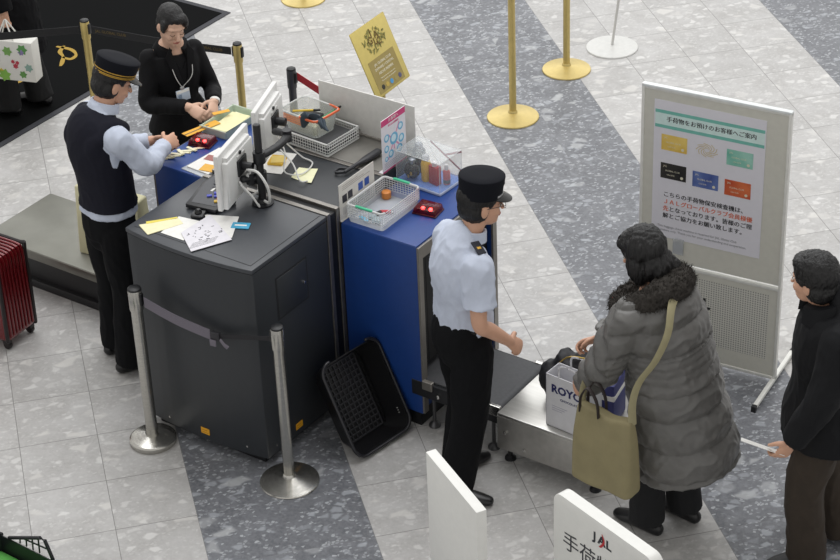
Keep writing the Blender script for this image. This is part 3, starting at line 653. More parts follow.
# control keyboard and trackball
t = on('control_keyboard', 'black control panel lying beside the front monitor', 'control panel', -0.575, 0.49, ZT + 0.003, 0)
kb = mat('keyboard_black', '#1b1c20', 0.4)
b = MB(); b.prism([(-0.145, 0.20), (0.115, -0.03), (0.095, -0.17), (-0.075, -0.195), (-0.145, 0.03)], 0.0, 0.022, 0.004); obj('console', b, kb, t)
b = MB(); b.prism([(-0.130, 0.17), (0.04, 0.02), (0.075, -0.14), (-0.06, -0.165), (-0.130, 0.03)], 0.0222, 0.0232); obj('key_field', b, mat('keyfield', '#2a2c33', 0.35), t, False)
kc = [('#3d46b8', 0.015, -0.06), ('#3d46b8', -0.018, -0.075), ('#c2392f', 0.045, -0.075), ('#d8b02f', 0.048, -0.10), ('#3d46b8', -0.005, -0.035)]
for hc, x, y in kc:
    b = MB(); b.box(-0.013, 0.013, -0.010, 0.010, 0.0225, 0.029, 0.002, mtx=Matrix.Translation((x, y, 0)) @ Matrix.Rotation(R(42), 4, 'Z')); obj('key', b, mat('key' + hc[1:], hc, 0.4), t)
for k in range(7):
    b = MB(); b.box(-0.010, 0.010, -0.010, 0.010, 0.0225, 0.028, 0.002, mtx=Matrix.Translation((-0.09 + 0.018 * (k % 4), 0.10 - 0.03 * (k % 4) - 0.03 * (k // 4), 0)) @ Matrix.Rotation(R(-45), 4, 'Z')); obj('key', b, mat('key_dark', '#3b3d44', 0.4), t)
b = MB(); b.box(-0.05, 0.05, -0.006, 0.006, 0.0232, 0.0240, mtx=Matrix.Translation((-0.045, 0.02, 0)) @ Matrix.Rotation(R(92), 4, 'Z')); obj('label_strip', b, pale, t, False)
t = on('trackball', 'small black trackball in front of the control panel', 'trackball', -0.545, 0.268, ZT, 20)
b = MB(); b.box(-0.032, 0.032, -0.032, 0.032, 0.0, 0.018, 0.006); obj('housing', b, kb, t)
b = MB(); b.ell((0, 0, 0.022), (0.019, 0.019, 0.019)); obj('ball', b, mat('ball_black', '#08080a', 0.15), t)

# monitor pole with two swing arms
mp_ = on('monitor_pole', 'black monitor pole with two swing arms on the scanner top', 'monitor arm', -0.349, 0.533, ZT, 0)
b = MB(); b.lathe([(0.055, 0), (0.055, 0.008), (0.03, 0.012), (0.024, 0.03)], 28); obj('base_plate', b, black, mp_)
b = MB(); b.lathe([(0.019, 0.01), (0.019, 0.435), (0.017, 0.44), (0.003, 0.442)], 20); obj('pole', b, mat('pole_black', '#141416', 0.35), mp_)
for z, pts, nm in ((0.15, [(0, 0, 0.15), (-0.035, -0.035, 0.15), (-0.052, -0.072, 0.155)], 'lower_arm'), (0.26, [(0, 0, 0.26), (0.03, 0.11, 0.275), (0.01, 0.215, 0.285), (-0.100, 0.262, 0.255)], 'upper_arm')):
    b = MB(); b.sweep(pts, [(0.018, 0.022)] * len(pts), side=(0, 0, 1), n=14, sub=3)
    b.lathe([(0.030, -0.030), (0.031, -0.026), (0.031, 0.026), (0.030, 0.030)], 20, Matrix.Translation((0, 0, z)))
    e_ = pts[-1]; b.lathe([(0.024, -0.03), (0.024, 0.03)], 16, Matrix.Translation(pts[-2]))
    obj(nm, b, black, mp_)
mon_w = mat('monitor_white', '#dcdcda', 0.45, var=0.02); mon_g = mat('monitor_grey', '#bdbdbb', 0.5)
cab = mat('cable_white', '#d2d2cf', 0.5)
def monitor(label, u, v, z, az, wd, hg, arm):
    """x = width, front faces -Y"""
    t = thing('monitor', label, 'monitor', M(u, v, z), az)
    b = MB(); b.box(-wd / 2, wd / 2, 0.0, 0.026, 0, hg, 0.006); obj('bezel', b, mon_w, t)
    b = MB(); b.box(-wd / 2 + 0.022, wd / 2 - 0.022, -0.002, 0.002, 0.03, hg - 0.022); obj('screen', b, mat('screen_dark', '#22262c', 0.2), t, False)
    b = MB()
    b.prism([(-wd / 2 + 0.012, 0.008), (wd / 2 - 0.012, 0.008), (wd / 2 - 0.05, hg - 0.03), (wd / 2 - 0.05, hg - 0.03), (-wd / 2 + 0.05, hg - 0.03)], -0.052, -0.024, 0.004, mtx=UP)
    b.box(-wd / 2 + 0.03, wd / 2 - 0.03, 0.024, 0.060, 0.035, hg - 0.05, 0.010)
    obj('back_cover', b, mon_w, t)
    b = MB(); b.box(-0.045, 0.045, 0.058, 0.066, hg - 0.085, hg - 0.066, 0.003); obj('handle_grip', b, mon_g, t)
    b = MB(); b.box(-0.05, 0.05, 0.058, 0.070, hg * 0.42, hg * 0.42 + 0.085, 0.003); b.lathe([(0.022, 0.06), (0.022, 0.12)], 16, Matrix.Translation((0, 0, hg * 0.42 + 0.04)) @ Matrix.Rotation(-PI / 2, 4, 'X')); obj('mount_plate', b, black, t)
    b = MB(); b.lathe([(0.009, 0), (0.009, 0.008)], 12, Matrix.Translation((0.01, 0.06, hg * 0.42 + 0.12)) @ Matrix.Rotation(-PI / 2, 4, 'X')); obj('vent_hole', b, ink, t)
    return t
m1 = monitor('white monitor nearest the camera, seen from behind, with cables hanging down', -0.478, 0.462, 1.215, 237, 0.37, 0.305, None)
b = MB()
b.sweep([(0.05, 0.068, 0.10), (0.02, 0.10, 0.02), (-0.06, 0.11, 0.0), (-0.10, 0.09, 0.03), (-0.115, 0.066, 0.06)], [0.006] * 5, n=8, sub=8)
b.sweep([(-0.10, 0.07, 0.05), (-0.05, 0.09, 0.10), (0.0, 0.095, 0.12)], [(0.016, 0.016)] * 3, n=10)
b.sweep([(0.02, 0.10, 0.16), (0.05, 0.17, 0.17), (0.06, 0.22, 0.10), (0.03, 0.21, 0.0), (-0.03, 0.15, -0.03), (-0.06, 0.12, -0.02)], [0.007] * 6, n=8, sub=8)
b.sweep([(0.06, 0.08, 0.09), (0.06, 0.13, 0.04), (0.05, 0.16, -0.02), (0.01, 0.14, -0.035)], [0.005] * 4, n=8, sub=8)
obj('cable', b, cab, m1)
b = MB(); b.lathe([(0.010, 0), (0.010, 0.02)], 12, Matrix.Translation((-0.12, 0.068, 0.055)) @ Matrix.Rotation(R(80), 4, 'Y')); obj('plug', b, mat('plug_yellow', '#d8a52f', 0.5), m1)
m2 = monitor('white monitor behind the front one, swung out on the upper arm', -0.595, 0.880, 1.240, 242, 0.36, 0.300, None)
b = MB(); b.sweep([(0.0, 0.07, 0.08), (0.05, 0.12, 0.02), (0.13, 0.14, -0.05), (0.10, 0.22, -0.070), (-0.02, 0.24, -0.070), (-0.06, 0.17, -0.06), (-0.03, 0.10, 0.03)], [0.004] * 7, n=8, sub=8)
b.sweep([(0.06, 0.07, 0.07), (0.12, 0.18, 0.0), (0.20, 0.24, -0.05), (0.17, 0.27, -0.068)], [0.004] * 4, n=8, sub=8); obj('cable', b, cab, m2)

# ------------------------------------------------------------------ left hood: alarm lamp, tags, tray, folder
lampred = clear_mat('lamp_red', '#a01420', 0.72, 0.15)
def alarm(label, u, v, rot):
    t = on('alarm_lamp', label, 'lamp', u, v, ZH, rot)
    b = MB(); b.box(-0.066, 0.066, -0.05, 0.05, 0.0, 0.008, 0.002); obj('lamp_base', b, mat('lamp_dark', '#4a1218', 0.4), t)
    b = MB(); b.prism([(-0.064, 0.008), (0.064, 0.008), (0.055, 0.034), (-0.055, 0.038)], -0.048, 0.048, 0.004, mtx=UP); obj('lens', b, clear_mat('lens_red', '#5e0a12', 0.72, 0.15, 0.2), t)
    for x in (-0.012, 0.03):
        b = MB(); b.ell((x, -0.030, 0.034), (0.010, 0.010, 0.009), u=12, v=8); obj('bulb', b, red_led, t)
    return t
alarm('red alarm lamp with two lit bulbs on the left blue hood, by the paper tags', -1.115, 0.985, 12)
alarm('red alarm lamp with two lit bulbs on the right blue hood, behind the officer', 0.322, 1.000, 8)
tagm = mat('tag_cream', '#e8e5c8', 0.7)
proto = None; random.seed(21)
TG = 'paper claim tags in a row on the left hood'
for k in range(11):
    s_ = k / 10; u = -1.185 + 0.095 * s_ + random.uniform(-.008, .008); v = 0.742 + 0.195 * s_
    lab = 'cream paper claim tag lying in the loose row beside the alarm lamp'
    if proto is None:
        proto = thing('claim_tag', lab, 'tag', M(u, v, ZH), LANE + 30, TG); b = MB(); b.box(-0.042, 0.030, -0.009, 0.009, 0.0005, 0.003, 0.0006); obj('tag_strip', b, tagm, proto, False)
        b = MB(); b.box(0.020, 0.028, -0.007, 0.007, 0.003, 0.0045); obj('tag_mark', b, mat('tag_mark', '#b9b48c', 0.7), proto, False)
    else: dup(proto, M(u, v, ZH + 0.0028 * (k % 3)), LANE + random.uniform(-25, 55), lab)
# folder with papers at the front right of the left hood
t = on('document_folder', 'clear folder holding white papers between alarm lamp and front monitor', 'folder', -0.935, 0.845, ZH, 0)
b = MB(); b.box(-0.085, 0.085, -0.145, 0.145, 0.0, 0.004, 0.001, mtx=Matrix.Rotation(R(-6), 4, 'Z')); obj('sleeve', b, clear_mat('sleeve_clear', '#c9cdd2', 0.55), t, False)
b = MB(); b.box(-0.075, 0.078, -0.115, 0.13, 0.0042, 0.009, 0.001, mtx=Matrix.Rotation(R(-4), 4, 'Z')); obj('papers', b, pale, t, False)
b = MB(); b.box(-0.055, 0.065, 0.0, 0.055, 0.0092, 0.0102, mtx=Matrix.Rotation(R(8), 4, 'Z')); obj('red_print', b, mat('print_redbrown', '#a06a64', 0.7), t, False)
b = MB(); b.box(-0.02, 0.06, -0.11, -0.04, 0.0104, 0.0124, mtx=Matrix.Rotation(R(10), 4, 'Z')); obj('orange_slip', b, mat('slip_orange', '#e2ae48', 0.7), t, False)
def open_box(b, x, y, z0, z1, th, flare=0.0, r=0.02, floor_th=None, n=6):
    """open-topped tray with rounded corners, walls of thickness th; added to MB b"""
    def ring(hx, hy, rr, z):
        P = []
        for cx, cy, a0 in ((hx - rr, hy - rr, 0), (-hx + rr, hy - rr, 90), (-hx + rr, -hy + rr, 180), (hx - rr, -hy + rr, 270)):
            for k in range(n + 1): a = R(a0 + 90 * k / n); P.append((cx + rr * math.cos(a), cy + rr * math.sin(a), z))
        return P
    ft = floor_th or th; bm_ = bmesh.new()
    rings = [ring(x - flare, y - flare, r, z0), ring(x, y, r, z1), ring(x - th, y - th, max(r - th, 0.002), z1), ring(x - flare - th, y - flare - th, max(r - th, 0.002), z0 + ft)]
    vs_ = [[bm_.verts.new(p) for p in q] for q in rings]; m_ = len(vs_[0])
    for a_, c_ in zip(vs_, vs_[1:]):
        for k in range(m_): bm_.faces.new((a_[k], a_[(k + 1) % m_], c_[(k + 1) % m_], c_[k]))
    bm_.faces.new(vs_[0][::-1]); bm_.faces.new(vs_[-1]); bmesh.ops.recalc_face_normals(bm_, faces=bm_.faces[:]); return b._add(bm_)
t = on('document_tray', 'pale green tray of cream papers at the far end of the left hood', 'tray', -1.115, 1.215, ZH, 0)
b = MB(); open_box(b, 0.088, 0.140, 0.0, 0.045, 0.004, 0.006, 0.012); b.sweep([(-0.088, -0.14, 0.045), (0.088, -0.14, 0.045), (0.088, 0.14, 0.045), (-0.088, 0.14, 0.045)], [0.004] * 4, n=6, sub=1, closed=True); obj('tray_body', b, mat('tray_green', '#c3d2c0', 0.5), t)
ps = thing('paper_stack', 'cream papers stacked inside the pale green tray', 'paper', M(-1.108, 1.215, ZH + 0.0055), LANE)
b = MB(); b.box(-0.06, 0.060, -0.108, 0.110, 0.0, 0.020, 0.001, mtx=Matrix.Rotation(R(-4), 4, 'Z')); obj('sheets', b, mat('sheet_cream', '#ece8c9', 0.8), ps, False)
b = MB(); b.box(-0.058, 0.056, -0.105, 0.105, 0.0205, 0.0225, mtx=Matrix.Rotation(R(5), 4, 'Z')); obj('top_sheet', b, mat('sheet_cream2', '#e6e2b4', 0.8), ps, False)

# ------------------------------------------------------------------ tunnel top, far side: baskets, dark strap, white panel
t = on('baffle_panel', 'plain white upright panel along the far edge of the scanner top', 'panel', -0.30, 1.370, 1.1642, 0)
b = MB(); b.box(-0.31, 0.30, -0.004, 0.004, 0.006, 0.255, 0.002); obj('panel', b, mat('panel_white', '#d5d4d0', 0.5), t)
b = MB(); b.box(-0.31, 0.30, -0.012, 0.008, 0.0, 0.012, 0.002); obj('base_rail', b, mat('frame_steel', '#9a9690'), t, False)
for x in (-0.05, 0.18):
    b = MB(); b.lathe([(0.005, 0), (0.005, 0.004)], 10, Matrix.Translation((x, -0.004, 0.03)) @ Matrix.Rotation(PI / 2, 4, 'X')); obj('screw', b, chrome, t)
clearw = clear_mat('basket_translucent', '#e4e6e6', 0.55, 0.3)
ZS = 1.1648
t = on('flat_basket', 'shallow white lattice tray with dark liner, beside the white panel', 'basket', -0.525, 1.215, ZS, -4)
b = MB(); x_, y_, h_ = 0.185, 0.125, 0.07
b.grid_panel((-x_, -y_, 0.004), (2 * x_, 0, 0), (0, 0, h_), 22, 4, 0.0022); b.grid_panel((-x_, y_, 0.004), (2 * x_, 0, 0), (0, 0, h_), 22, 4, 0.0022)
b.grid_panel((-x_, -y_, 0.004), (0, 2 * y_, 0), (0, 0, h_), 15, 4, 0.0022); b.grid_panel((x_, -y_, 0.004), (0, 2 * y_, 0), (0, 0, h_), 15, 4, 0.0022)
obj('lattice_wall', b, mat('lattice_white', '#dfe0de', 0.4), t, False)
b = MB(); b.sweep([(-x_, -y_, h_), (x_, -y_, h_), (x_, y_, h_), (-x_, y_, h_)], [0.0055] * 4, n=8, sub=1, closed=True); obj('rim', b, mat('lattice_white', '#dfe0de'), t)
b = MB(); b.box(-x_, x_, -y_, y_, 0.0, 0.005); obj('bottom', b, mat('lattice_white', '#dfe0de'), t, False)
b = MB(); b.box(-x_ + 0.008, x_ - 0.008, -y_ + 0.008, y_ - 0.008, 0.006, 0.045, 0.004); obj('liner', b, mat('liner_dark', '#4a4b4d', 0.7), t)
# clear tub with orange rim band inside it
t = on('clear_tub', 'clear tub with orange bands holding odds and ends, in the shallow white tray', 'tub', -0.565, 1.225, ZS + 0.046, -6)
b = MB(); open_box(b, 0.125, 0.095, 0.0, 0.115, 0.003, 0.018, 0.03); obj('tub_body', b, clear_mat('tub_clear', '#dfe3e0', 0.30, 0.15), t)
org = mat('orange_plastic', '#e2693c', 0.4)
b = MB()
def rrect(x, y, z, r, n=6):
    P = []
    for cx, cy, a0 in ((x - r, y - r, 0), (-x + r, y - r, 90), (-x + r, -y + r, 180), (x - r, -y + r, 270)):
        for k in range(n + 1): a = R(a0 + 90 * k / n); P.append((cx + r * math.cos(a), cy + r * math.sin(a), z))
    return P
P = rrect(0.127, 0.097, 0.114, 0.03)
b.sweep(P, [0.004] * len(P), n=8, sub=1, closed=True, side=(0, 0, 1)); obj('clear_rim', b, clear_mat('tub_rim', '#e8ebe8', 0.6), t)
b = MB(); P2 = [(0.02, -0.099, 0.112), (0.098, -0.099, 0.112), (0.122, -0.09, 0.112), (0.130, -0.065, 0.112), (0.130, 0.06, 0.112), (0.12, 0.09, 0.112), (0.05, 0.099, 0.112)]
b.sweep(P2, [(0.007, 0.006)] * 7, n=8, sub=3, side=(0, 0, 1)); obj('orange_rim', b, org, t)
b = MB()
for k in range(4): b.box(-0.105, 0.03, -0.0945 + 0.0 * k, -0.0925, 0.06 + 0.011 * k, 0.067 + 0.011 * k)
obj('orange_band', b, mat('orange_band', '#e08a5a', 0.5), t, False)
zt = ZS + 0.046 + 0.0035
def item(name, label, cat, u, v, z, rot): return on(name, label, cat, u, v, z, rot)
q = item('cardboard_block', 'pale yellow block at the bottom of the clear orange-banded tub', 'block', -0.565, 1.225, zt, -6)
b = MB(); b.box(-0.085, 0.085, -0.06, 0.06, 0.0, 0.05, 0.003); obj('block', b, mat('block_pale', '#cfcdb0', 0.8), q)
q = item('black_pouch', 'flat black pouch on the block in the orange-banded tub', 'pouch', -0.560, 1.235, zt + 0.051, 4)
b = MB(); b.box(-0.055, 0.055, -0.035, 0.035, 0.0, 0.028, 0.008, 3); obj('pouch_body', b, mat('pouch_black', '#26272a', 0.6), q)
b = MB(); b.box(-0.050, 0.050, -0.004, 0.004, 0.028, 0.031, 0.001); obj('zip', b, mat('zip_grey', '#77777a', 0.4, 0.5), q, False)
q = item('blue_glove', 'dark blue-grey glove hanging over the front of the orange-banded tub', 'glove', -0.50, 1.14, zt, -10)
gm = mat('glove_blue', '#35424d', 0.7, var=0.1, bump=0.2)
b = MB(); b.sweep([(0.05, 0.035, 0.090), (0.02, 0.01, 0.118), (-0.005, -0.012, 0.128), (-0.018, -0.020, 0.10), (-0.028, -0.024, 0.062)], [(0.026, 0.008), (0.03, 0.010), (0.024, 0.010), (0.026, 0.012), (0.012, 0.008)], side=(1, 0.6, 0), n=14)
obj('palm', b, gm, q)
for k in range(3):
    b = MB(); x = 0.03 + k * 0.022; b.sweep([(x, 0.02 + 0.004 * k, 0.112), (x + 0.03, 0.008, 0.106 - 0.008 * k), (x + 0.055, 0.002, 0.082)], [0.009, 0.009, 0.006], n=10, side=(0, 0, 1)); obj('finger', b, gm, q)
for k, (hc, u, v, rt, nm) in enumerate((('#d8b83c', -0.605, 1.235, 15, 'yellow'), ('#3d8a55', -0.475, 1.262, 75, 'green'))):
    q = item('marker_pen', '%s marker pen sticking up in the orange-banded tub' % nm, 'pen', u, v, zt + 0.085, rt)
    b = MB(); b.lathe([(0.006, -0.07), (0.006, 0.05), (0.004, 0.055)], 12, Matrix.Rotation(R(80), 4, 'Y')); obj('barrel', b, mat('pen_' + nm, hc, 0.4), q)
    b = MB(); b.lathe([(0.0065, 0.05), (0.0065, 0.085), (0.005, 0.088)], 12, Matrix.Rotation(R(80), 4, 'Y')); obj('cap', b, black, q)
t = on('hand_wand', 'dark grey handheld metal detector lying on the steel tunnel top', 'metal detector', -0.155, 1.115, 1.1645, 0)
b = MB(); b.sweep([(-0.012, -0.135, 0.016), (-0.005, -0.04, 0.016), (0.004, 0.02, 0.018), (0.01, 0.12, 0.018)], [(0.010, 0.010), (0.011, 0.011), (0.021, 0.016), (0.023, 0.017)], side=(1, 0, 0), n=12); obj('handle', b, mat('wand_dark', '#2e2f33', 0.45), t)
b = MB(); b.sweep([(-0.012, -0.135, 0.012), (-0.055, -0.16, 0.010), (-0.065, -0.12, 0.010), (-0.03, -0.105, 0.012)], [(0.008, 0.006)] * 4, n=8, side=(0, 0, 1)); obj('loop', b, mat('wand_dark', '#2e2f33'), t)

# leaflet and menu card standing at the step
t = thing('leaflet_sign', 'upright white leaflet with pink header and blue bubble pictures', 'leaflet', M(-0.004, 1.185, 1.163), LANE + 90)
b = MB(); b.box(-0.105, 0.105, -0.0015, 0.0015, 0.0, 0.297); b.box(-0.105, 0.105, -0.0015, 0.028, 0.0, 0.002); lf_ = obj('leaflet', b, mat('leaflet_paper', '#e3e1e6', 0.5), t, False)
pink = mat('pink_print', '#cf3f7c', 0.5); bub = mat('bubble_blue', '#6db3d6', 0.5); bub2 = mat('bubble_pale', '#cfe6f0', 0.5)
b = MB(); b.box(-0.1045, 0.1045, -0.0022, -0.0014, 0.262, 0.296); obj('header_band', b, pink, t, False)
b = MB(); b.box(-0.1045, 0.1045, -0.0022, -0.0014, 0.0, 0.008); obj('footer_band', b, pink, t, False)
lettering('お客様へ', 0.022, paper_m, t, Matrix.Translation((0, -0.0024, 0.279)) @ UP)
lettering('持ち込み制限品', 0.013, pink, t, Matrix.Translation((0, -0.0019, 0.248)) @ UP)
for k, (x, z, r_) in enumerate(((0.0, 0.16, 0.034), (-0.062, 0.185, 0.022), (0.06, 0.205, 0.022), (-0.066, 0.125, 0.02), (0.064, 0.135, 0.024), (-0.03, 0.085, 0.022), (0.045, 0.085, 0.024), (-0.07, 0.07, 0.014))):
    b = MB(); b.lathe([(r_, 0), (r_, 0.0008)], 24, Matrix.Translation((x, -0.0016, z)) @ Matrix.Rotation(PI / 2, 4, 'X')); bo_ = obj('bubble', b, bub, t, False)
    b = MB(); b.lathe([(r_ * 0.6, 0), (r_ * 0.6, 0.0006)], 20, Matrix.Translation((x - r_ * 0.1, -0.0024, z + r_ * 0.1)) @ Matrix.Rotation(PI / 2, 4, 'X')); obj('bubble_picture', b, bub2, bo_, False)
for a_, b2 in (((-0.055, 0.06), (0.05, 0.235)), ((-0.05, 0.20), (0.05, 0.10)), ((0.0, 0.10), (0.0, 0.16))):
    b = MB(); d_ = Vector((b2[0] - a_[0], 0, b2[1] - a_[1])); an = math.atan2(d_.z, d_.x)
    b.box(0, d_.length, -0.0019, -0.0014, -0.0045, 0.0045, mtx=Matrix.Translation((a_[0], 0, a_[1])) @ Matrix.Rotation(-an, 4, 'Y')); obj('pink_link', b, mat('pink_link', '#d88fb0', 0.5), t, False)
for k in range(4):
    b = MB(); b.box(-0.09, 0.09, -0.0019, -0.0014, 0.018 + k * 0.009, 0.021 + k * 0.009); obj('text_line', b, mat('line_grey', '#a9a8b4', 0.6), t, False)
t = thing('menu_card', 'off-white landscape card with black and blue squares behind the clear basket', 'card', M(-0.02, 0.835, ZH), LANE + 90)
t.location = M(0.0065, 0.84, ZH)
b = MB(); b.box(-0.148, 0.148, -0.0015, 0.0015, 0.0, 0.205, 0.001); obj('card', b, mat('card_offwhite', '#dcd9d2', 0.6), t, False)
for k, (x, z, hc) in enumerate(((-0.105, 0.115, '#2f2f38'), (-0.058, 0.118, '#3d3d44'), (0.030, 0.122, '#3f5fae'), (0.083, 0.124, '#3557a6'), (0.030, 0.055, '#bdbbb8'), (0.083, 0.057, '#bdbbb8'), (-0.105, 0.05, '#c6c4c0'))):
    b = MB(); b.box(x - 0.019, x + 0.019, -0.0024, -0.0014, z - 0.021, z + 0.021); obj('printed_square', b, mat('sq' + hc[1:], hc, 0.6), t, False)
for k in range(3):
    b = MB(); b.box(-0.12, 0.11 - 0.05 * k, -0.0020, -0.0014, 0.165 + 0.010 * k, 0.168 + 0.010 * k); obj('text_line', b, mat('line_brown', '#a8a29a', 0.6), t, False)
b = MB(); b.box(-0.146, 0.146, -0.008, -0.0014, 0.0, 0.003); obj('card_foot', b, mat('card_offwhite', '#dcd9d2'), t, False)

# ------------------------------------------------------------------ right hood: lattice basket with green handles, clear case
t = on('lattice_basket', 'clear lattice basket with green handles on the right blue hood', 'basket', 0.137, 0.880, ZH, 0)
x_, y_, h_ = 0.106, 0.160, 0.098
plm = clear_mat('lattice_clear', '#e6e9ea', 0.62, 0.3)
b = MB()
for (o_, du, n_) in (((-x_, -y_, 0.03), (2 * x_, 0, 0), 13), ((-x_, y_, 0.03), (2 * x_, 0, 0), 13), ((-x_, -y_, 0.03), (0, 2 * y_, 0), 20), ((x_, -y_, 0.03), (0, 2 * y_, 0), 20)):
    b.grid_panel(o_, du, (0, 0, h_ - 0.035), n_, 5, 0.0022)
obj('lattice_wall', b, plm, t, False)
b = MB(); open_box(b, x_ + 0.002, y_ + 0.002, 0.0, 0.034, 0.003, 0.004, 0.016); obj('lower_tub', b, clear_mat('tub_lower', '#dfe3e6', 0.32, 0.2), t)
b = MB(); P = rrect(x_ + 0.002, y_ + 0.002, h_, 0.018); b.sweep(P, [(0.007, 0.005)] * len(P), n=8, sub=1, closed=True, side=(0, 0, 1)); obj('rim', b, clear_mat('rim_clear', '#eef0f0', 0.78, 0.3), t)
gr = mat('green_plastic', '#43b98c', 0.4)
for y in (-y_ - 0.003, y_ + 0.003):
    b = MB(); b.sweep([(-0.045, y, h_ + 0.004), (0.045, y, h_ + 0.004)], [(0.007, 0.008)] * 2, n=10, side=(0, 0, 1)); obj('handle', b, gr, t)
zb_ = ZH + 0.0035
for k, (nm, lab, u, v, hc, dims, rt) in enumerate((
    ('lighter', 'red lighter lying in the green-handled basket', 0.150, 0.875, '#c0313c', (0.028, 0.010, 0.009), 30),
    ('pocket_knife', 'small black pocket knife lying in the green-handled basket', 0.125, 0.835, '#26262a', (0.030, 0.009, 0.010), 75),
    ('blue_lighter', 'pale blue lighter at the front of the green-handled basket', 0.10, 0.762, '#63b3d6', (0.034, 0.010, 0.008), -20),
    ('clear_bag', 'crumpled clear plastic bag at the front of the green-handled basket', 0.15, 0.785, '#c9dbe2', (0.04, 0.030, 0.014), 10),
    ('round_tin', 'round orange tin in the far left corner of the green-handled basket', 0.065, 1.005, '#d9883f', (0.022, 0.022, 0.020), 0))):
    q = on(nm, lab, nm.replace('_', ' ').split()[-1], u, v, zb_, rt); b = MB()
    if nm == 'round_tin': b.lathe([(0.022, 0), (0.024, 0.003), (0.024, 0.034), (0.021, 0.037), (0.012, 0.038)], 24); obj('tin', b, mat('item_' + nm, hc, 0.4), q)
    elif nm == 'clear_bag':
        for j in range(7): b.ell((random.uniform(-.03, .03), random.uniform(-.02, .02), 0.012), (random.uniform(.012, .022), random.uniform(.01, .02), 0.011), u=8, v=6)
        obj('film', b, clear_mat('film_clear', hc, 0.5, 0.1), q, False)
    else:
        b.box(-dims[0], dims[0], -dims[1], dims[1], 0, dims[2] * 1.6, 0.004); obj('body', b, mat('item_' + nm, hc, 0.35), q)
        b = MB(); b.box(dims[0], dims[0] + 0.012, -dims[1] * 0.8, dims[1] * 0.8, 0.001, dims[2] * 1.3, 0.002); obj('metal_tip', b, chrome, q)
t = on('display_case', 'clear acrylic case with sample bottles on the far end of the right hood', 'display case', 0.156, 1.258, ZH, -3)
cx_, cy_ = 0.142, 0.098
b = MB(); b.box(-cx_, cx_, -cy_, cy_, 0.0, 0.016, 0.004); obj('case_base', b, mat('case_base', '#b9c4d8', 0.4), t)
b = MB(); b.box(-cx_ + 0.004, cx_ - 0.004, -cy_ + 0.004, cy_ - 0.004, 0.016, 0.018, 0.0005); obj('blue_mat', b, mat('case_mat', '#6f92d8', 0.7), t, False)
b = MB(); th = 0.0022; hC = 0.180
b.box(-cx_ + 0.003, cx_ - 0.003, -cy_ + 0.003, -cy_ + 0.003 + th, 0.0185, hC); b.box(-cx_ + 0.003, cx_ - 0.003, cy_ - 0.003 - th, cy_ - 0.003, 0.0185, hC)
b.box(-cx_ + 0.003, -cx_ + 0.003 + th, -cy_ + 0.006, cy_ - 0.006, 0.0185, hC); b.box(cx_ - 0.003 - th, cx_ - 0.003, -cy_ + 0.006, cy_ - 0.006, 0.0185, hC); b.box(-cx_ + 0.003, cx_ - 0.003, -cy_ + 0.003, cy_ - 0.003, hC, hC + th)
obj('clear_cover', b, clear_mat('acrylic', '#e2e8ea', 0.07, 0.05, 0.2), t, False)
b = MB(); edge = clear_mat('acrylic_edge', '#f2f5f5', 0.45, 0.1)
for x in (-cx_ + 0.004, cx_ - 0.004):
    for y in (-cy_ + 0.004, cy_ - 0.004): b.bar((x, y, 0.018), (x, y, hC), 0.0014, 5)
for y in (-cy_ + 0.004, cy_ - 0.004): b.bar((-cx_, y, hC + 0.001), (cx_, y, hC + 0.001), 0.0016, 5)
for x in (-cx_ + 0.004, cx_ - 0.004): b.bar((x, -cy_, hC + 0.001), (x, cy_, hC + 0.001), 0.0016, 5)
obj('cover_edges', b, edge, t, False)
rt_ = mat('red_tape', '#b8434c', 0.5)
def bar3(p, q, wd, th_):  # flat strip
    b = MB(); b.sweep([p, q], [(wd, th_)] * 2, side=(0, 0, 1), n=4, caps='flat', sub=1); return b
b = MB(); b.sweep([(-0.06, cy_ - 0.002, hC - 0.005), (cx_ - 0.01, cy_ - 0.002, 0.06)], [(0.006, 0.0006)] * 2, side=(0, 0, 1), n=4, caps='flat', sub=1); obj('red_tape', b, rt_, t, False)
b = MB(); b.sweep([(0.03, cy_ - 0.0008, hC - 0.06), (cx_ - 0.004, cy_ - 0.0008, hC - 0.01)], [(0.006, 0.0006)] * 2, side=(0, 0, 1), n=4, caps='flat', sub=1); obj('red_tape', b, rt_, t, False)
zc = ZH + 0.0185
q = on('yellow_bottle', 'yellow bottle with grey cap in the clear case', 'bottle', 0.152, 1.238, zc, 0); q.scale = (1.2, 1.2, 1.25)
b = MB(); b.lathe([(0.020, 0), (0.022, 0.004), (0.022, 0.078), (0.017, 0.090), (0.013, 0.094)], 24); obj('bottle', b, mat('bottle_yellow', '#d9ad2c', 0.35), q)
b = MB(); b.lathe([(0.015, 0.094), (0.016, 0.097), (0.016, 0.112), (0.013, 0.115)], 20); obj('cap', b, mat('cap_grey', '#86868a', 0.4), q)
q = on('red_carton', 'dark red carton beside the yellow bottle in the clear case', 'carton', 0.212, 1.23, zc, -12); q.scale = (1.2, 1.2, 1.25)
b = MB(); b.box(-0.024, 0.024, -0.014, 0.014, 0, 0.082, 0.002); obj('carton', b, mat('carton_red', '#a3262f', 0.5), q)
b = MB(); b.lathe([(0.012, 0.082), (0.012, 0.098), (0.007, 0.102)], 16); obj('neck', b, mat('neck_clear', '#c9c3c3', 0.3), q)
q = on('red_spray', 'small red spray can with white top at the right end of the clear case', 'spray can', 0.262, 1.260, zc, 0); q.scale = (1.2, 1.2, 1.25)
b = MB(); b.lathe([(0.015, 0), (0.016, 0.003), (0.016, 0.056), (0.011, 0.064)], 20); obj('can', b, mat('can_red', '#bf3a36', 0.35), q)
b = MB(); b.lathe([(0.009, 0.064), (0.009, 0.085), (0.006, 0.088)], 16); obj('nozzle', b, mat('nozzle_white', '#dcdcdc', 0.4), q)
b = MB(); b.lathe([(0.0163, 0.006), (0.0163, 0.022)], 20); obj('can_band', b, mat('can_band', '#2b3a35', 0.4), q)
